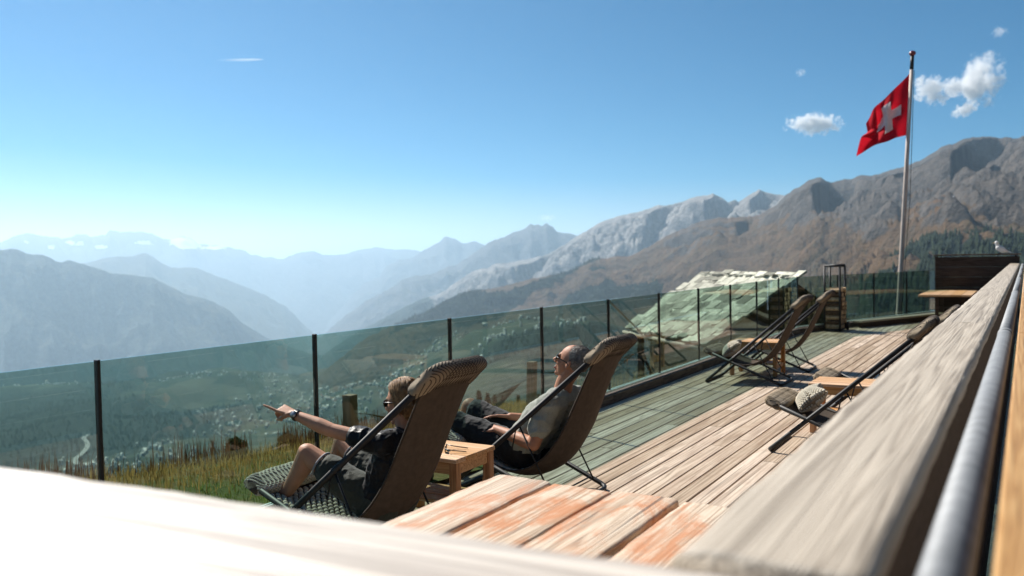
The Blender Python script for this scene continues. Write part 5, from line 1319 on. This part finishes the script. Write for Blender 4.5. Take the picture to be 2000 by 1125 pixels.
# shorts
c = MB()
for e in (-0.08, 0.08): c.capsule(pel + V3(0.01, e, -0.01), pel + V3(-0.05, e, 0.01), 0.118, 0.112)
for h_, k_ in ((Lh, Lk), (Rh, Rk)): c.chain([h_, h_ + (k_ - h_) * 0.66], [0.112, 0.086])
bake_skin(c, 'shorts', 0.0065, 2, M['shorts_w'], w_, 0.014, 13.0, 4.0)
for h_, k_ in ((Lh, Lk), (Rh, Rk)):
    q = h_ + (k_ - h_) * 0.66; ax = nrm(k_ - h_); p_ = nrm(np.cross(ax, V3(0, 1, 0))); y_ = np.cross(ax, p_)
    MB().tube([q + ax * 0.062 + (p_ * math.cos(t) + y_ * math.sin(t)) * 0.068 for t in np.linspace(0, 2 * math.pi, 25)[:-1]], 0.006, 6, closed=True).build('shorts_hem', M['hem'], w_, True)
# watch on the left wrist
ax = nrm(Lw - Le); q = Lw - ax * 0.022; p_ = nrm(V3(0.28, -0.35, 1) - ax * np.dot(V3(0.28, -0.35, 1), ax)); y_ = np.cross(ax, p_)
st = MB(); 
for k in range(3): st.tube([q + ax * (k - 1) * 0.006 + (p_ * math.cos(t) + y_ * math.sin(t)) * 0.0285 for t in np.linspace(0, 2 * math.pi, 25)[:-1]], 0.0042, 6, closed=True)
wa = st.build('watch_strap', M['black_plastic'], w_, True)
wd_ = nrm(p_ * 0.6 + y_ * (1 if y_[1] < 0 else -1) * 0.7)
MB().tube([q + wd_ * 0.028, q + wd_ * 0.038], 0.0195, 20).build('watch_case', M['steel'], w_, True)
MB().tube([q + wd_ * 0.0375, q + wd_ * 0.039], 0.0165, 20).build('watch_face', M['watch_face'], w_, True)
glasses(at_, f_, u_, s_, 0.97, w_, M['black_plastic'])
# hair: golden brown, swept back to the nape, in locks
hb_ = MB(); rg = random.Random(12)
hb_.ellipsoid(at_(-0.026, 0.040), (f_ * 0.094, s_ * 0.078, u_ * 0.090), 20, 14)
hb_.ellipsoid(at_(-0.055, -0.015), (f_ * 0.058, s_ * 0.068, u_ * 0.080), 18, 12)
cap = bake_skin(hb_, 'hair', 0.007, 2, M['hair_w'], w_, 0.010, 30.0)
lk = MB()
hcx = at_(-0.020, 0.040)
def hpt(v, r): 
    v = nrm(v); return hcx + (f_ * 0.099 * v[0] + s_ * 0.082 * v[1] + u_ * 0.094 * v[2]) * r
for k in range(760):
    sd = rg.choice((-1, 1)); a0 = rg.uniform(0, 1); b0 = rg.uniform(0, 1)
    st_ = V3(0.75 - 1.25 * a0, sd * (0.05 + 0.35 * b0), 0.95)                # along the parting
    m1 = V3(0.45 - 1.1 * a0, sd * (0.85 * (0.4 + 0.6 * b0)), 0.55); m2 = V3(0.12 - 1.05 * a0, sd * (0.35 + 0.75 * (0.4 + 0.6 * b0)), -0.10)
    if b0 < 0.3: m1 = V3(-0.7, sd * 0.3, 0.75); m2 = V3(-1.0, sd * 0.35, -0.1)
    rr_ = rg.uniform(1.0, 1.10); j = lambda q: V3(*(rg.uniform(-q, q) for _ in range(3)))
    e2 = hpt(m2 + j(.08), rr_); e3 = e2 + (-u_ * rg.uniform(0.045, 0.085) - f_ * rg.uniform(0.0, 0.035) + s_ * rg.uniform(-.012, .010) * sd)
    lk.tube(bez([hpt(st_, rr_), hpt(m1 + j(.08), rr_ * 1.01), e2, e3], 10), [0.0022, 0.0030, 0.0034, 0.0036, 0.0036, 0.0034, 0.003, 0.0026, 0.002, 0.001], 4)
lk.build('hair_locks', M['hair_w'], cap, True)

# ---------------- the man lying back
mn = tag(empty('person', (-2.95, 5.18, 0.2)), 'man in a grey-green T-shirt and dark shorts lying back with sunglasses, smiling', 'person')
O1 = V3(-2.95, 5.18, 0.2)
Y0 = 5.18
pel, wst, cst, nkb = J(-2.96, Y0, 0.325), J(-2.88, Y0, 0.435), J(-2.78, Y0, 0.565), J(-2.685, Y0, 0.715)
nk = J(-2.665, Y0, 0.79); hc_ = J(-2.615, Y0, 0.915)
Ls, Le, Lw = J(-2.69, Y0 - .20, 0.655), J(-2.765, 4.915, 0.405), J(-3.11, 5.02, 0.455)
Rs, Re, Rw = J(-2.69, Y0 + .20, 0.655), J(-2.85, Y0 + .30, 0.44), J(-3.14, Y0 + .08, 0.50)
Lh, Lk, La, Lt = J(-2.98, Y0 - .10, 0.315), J(-3.50, 5.02, 0.49), J(-3.715, 5.0, 0.13), J(-3.90, 4.98, 0.06)
Rh, Rk, Ra, Rt = J(-2.98, Y0 + .10, 0.315), J(-3.53, 5.33, 0.535), J(-3.73, 5.36, 0.13), J(-3.92, 5.38, 0.06)
b = MB()
b.chain([nkb, nk, hc_ + V3(0.0, 0, -.05)], [0.064, 0.058, 0.06])
b.chain([Ls, Le], [0.056, 0.044]); b.chain([Le, Le + (Lw - Le) * 0.28, Lw], [0.044, 0.046, 0.029])
b.chain([Rs, Re], [0.056, 0.044]); b.chain([Re, Re + (Rw - Re) * 0.28, Rw], [0.044, 0.046, 0.029])
for h_, k_, a_, t_ in ((Lh, Lk, La, Lt), (Rh, Rk, Ra, Rt)):
    b.chain([h_, k_], [0.095, 0.062]); b.chain([k_, k_ + (a_ - k_) * 0.33 + V3(0.014, 0, 0), a_], [0.062, 0.060, 0.040]); b.chain([a_, t_], [0.040, 0.030])
for e in (-0.085, 0.085):
    b.chain([pel + V3(0, e, 0), wst + V3(0, e, 0), cst + V3(0, e * 1.15, 0), nkb + V3(0, e, -0.05)], [0.115, 0.115, 0.115, 0.075])
b.chain([Ls, nkb + V3(0, 0, -.02), Rs], [0.06, 0.07, 0.06])
hand(b, Lw, V3(-0.95, 0.10, 0.10), V3(0.05, -0.45, 1), -1, ((0.10, 0.15, 0.1), (0.08, 0.12, 0.1), (0.14, 0.15, 0.1), (0.2, 0.2, 0.1)), 0.16, 1.06, (0.8, 0.55, 0.05))
hand(b, Rw, V3(-0.9, -0.35, 0.05), V3(0, 0.2, 1), 1, ((0.12, 0.2, 0.1),) * 4, 0.12, 1.06)
at_, f_, u_, s_ = head(b, hc_, V3(-0.93, 0, 0.37), V3(0.37, 0, 0.93), 1.04, 1.0)
bake_skin(b, 'body', 0.0048, 3, M['skin_m'], mn)
c = MB()
for e in (-0.09, 0.09):
    c.chain([pel + V3(0.0, e, 0.02), wst + V3(0, e, 0), cst + V3(0, e * 1.15, 0), nkb + V3(0.0, e, -0.045)], [0.126, 0.130, 0.128, 0.088])
c.chain([Ls, nkb + V3(0, 0, -0.03), Rs], [0.075, 0.08, 0.075])
c.chain([Ls, Ls + (Le - Ls) * 0.60], [0.078, 0.074]); c.chain([Rs, Rs + (Re - Rs) * 0.60], [0.078, 0.074])
bake_skin(c, 'shirt', 0.0065, 2, M['shirt_m'], mn, 0.020, 12.0, 2.0)
c = MB()
for e in (-0.09, 0.09): c.capsule(pel + V3(0.02, e, -0.015), pel + V3(-0.05, e, 0.0), 0.122, 0.12)
for h_, k_ in ((Lh, Lk), (Rh, Rk)): c.chain([h_, h_ + (k_ - h_) * 0.86], [0.12, 0.088])
bake_skin(c, 'shorts', 0.0065, 2, M['shorts_m'], mn, 0.016, 12.0, 7.0)
for a_, t_ in ((La, Lt), (Ra, Rt)):
    c = MB(); c.capsule(a_ + V3(0.03, 0, -0.05), t_ + V3(-0.02, 0, 0.0), 0.046, 0.040); c.capsule(a_, a_ + V3(0.0, 0, -0.03), 0.052, 0.05); c.box((a_ + t_) / 2 + V3(-0.01, 0, -0.075), (0.27, 0.085, 0.025))
    bake_skin(c, 'shoe', 0.006, 2, M['black_plastic'], mn)
glasses(at_, f_, u_, s_, 1.04, mn, M['black_plastic'], 0.019)
hb_ = MB(); hb_.ellipsoid(at_(-0.034, 0.040), (f_ * 0.094, s_ * 0.081, u_ * 0.094), 22, 14)
cap = bake_skin(hb_, 'hair', 0.006, 1, M['hair_m'], mn, 0.008, 60.0)
lk = MB(); rg = random.Random(31)
for k in range(900):
    th = rg.uniform(0, 6.283); ph = math.acos(rg.uniform(-0.1, 1)); 
    n_ = f_ * math.sin(ph) * math.cos(th) * 1.0 + s_ * math.sin(ph) * math.sin(th) + u_ * math.cos(ph)
    r0 = at_(-0.034, 0.040) + f_ * 0.092 * np.dot(n_, f_) + s_ * 0.080 * np.dot(n_, s_) + u_ * 0.092 * np.dot(n_, u_)
    lk.tube([r0, r0 + n_ * 0.006 - f_ * 0.004, r0 + n_ * 0.008 - f_ * 0.013], [0.0018, 0.0016, 0.0008], 3)
lk.build('hair_strands', M['hair_m'], cap)
MB().ellipsoid(at_(0.0925, -0.063), (f_ * 0.006, s_ * 0.018, u_ * 0.0052), 12, 6).build('teeth', M['teeth'], mn, True)
MB().tube([at_(0.094, -0.071, -0.017), at_(0.099, -0.077, 0), at_(0.094, -0.071, 0.017)], 0.0055, 6).build('lower_lip', M['lips'], mn, True)
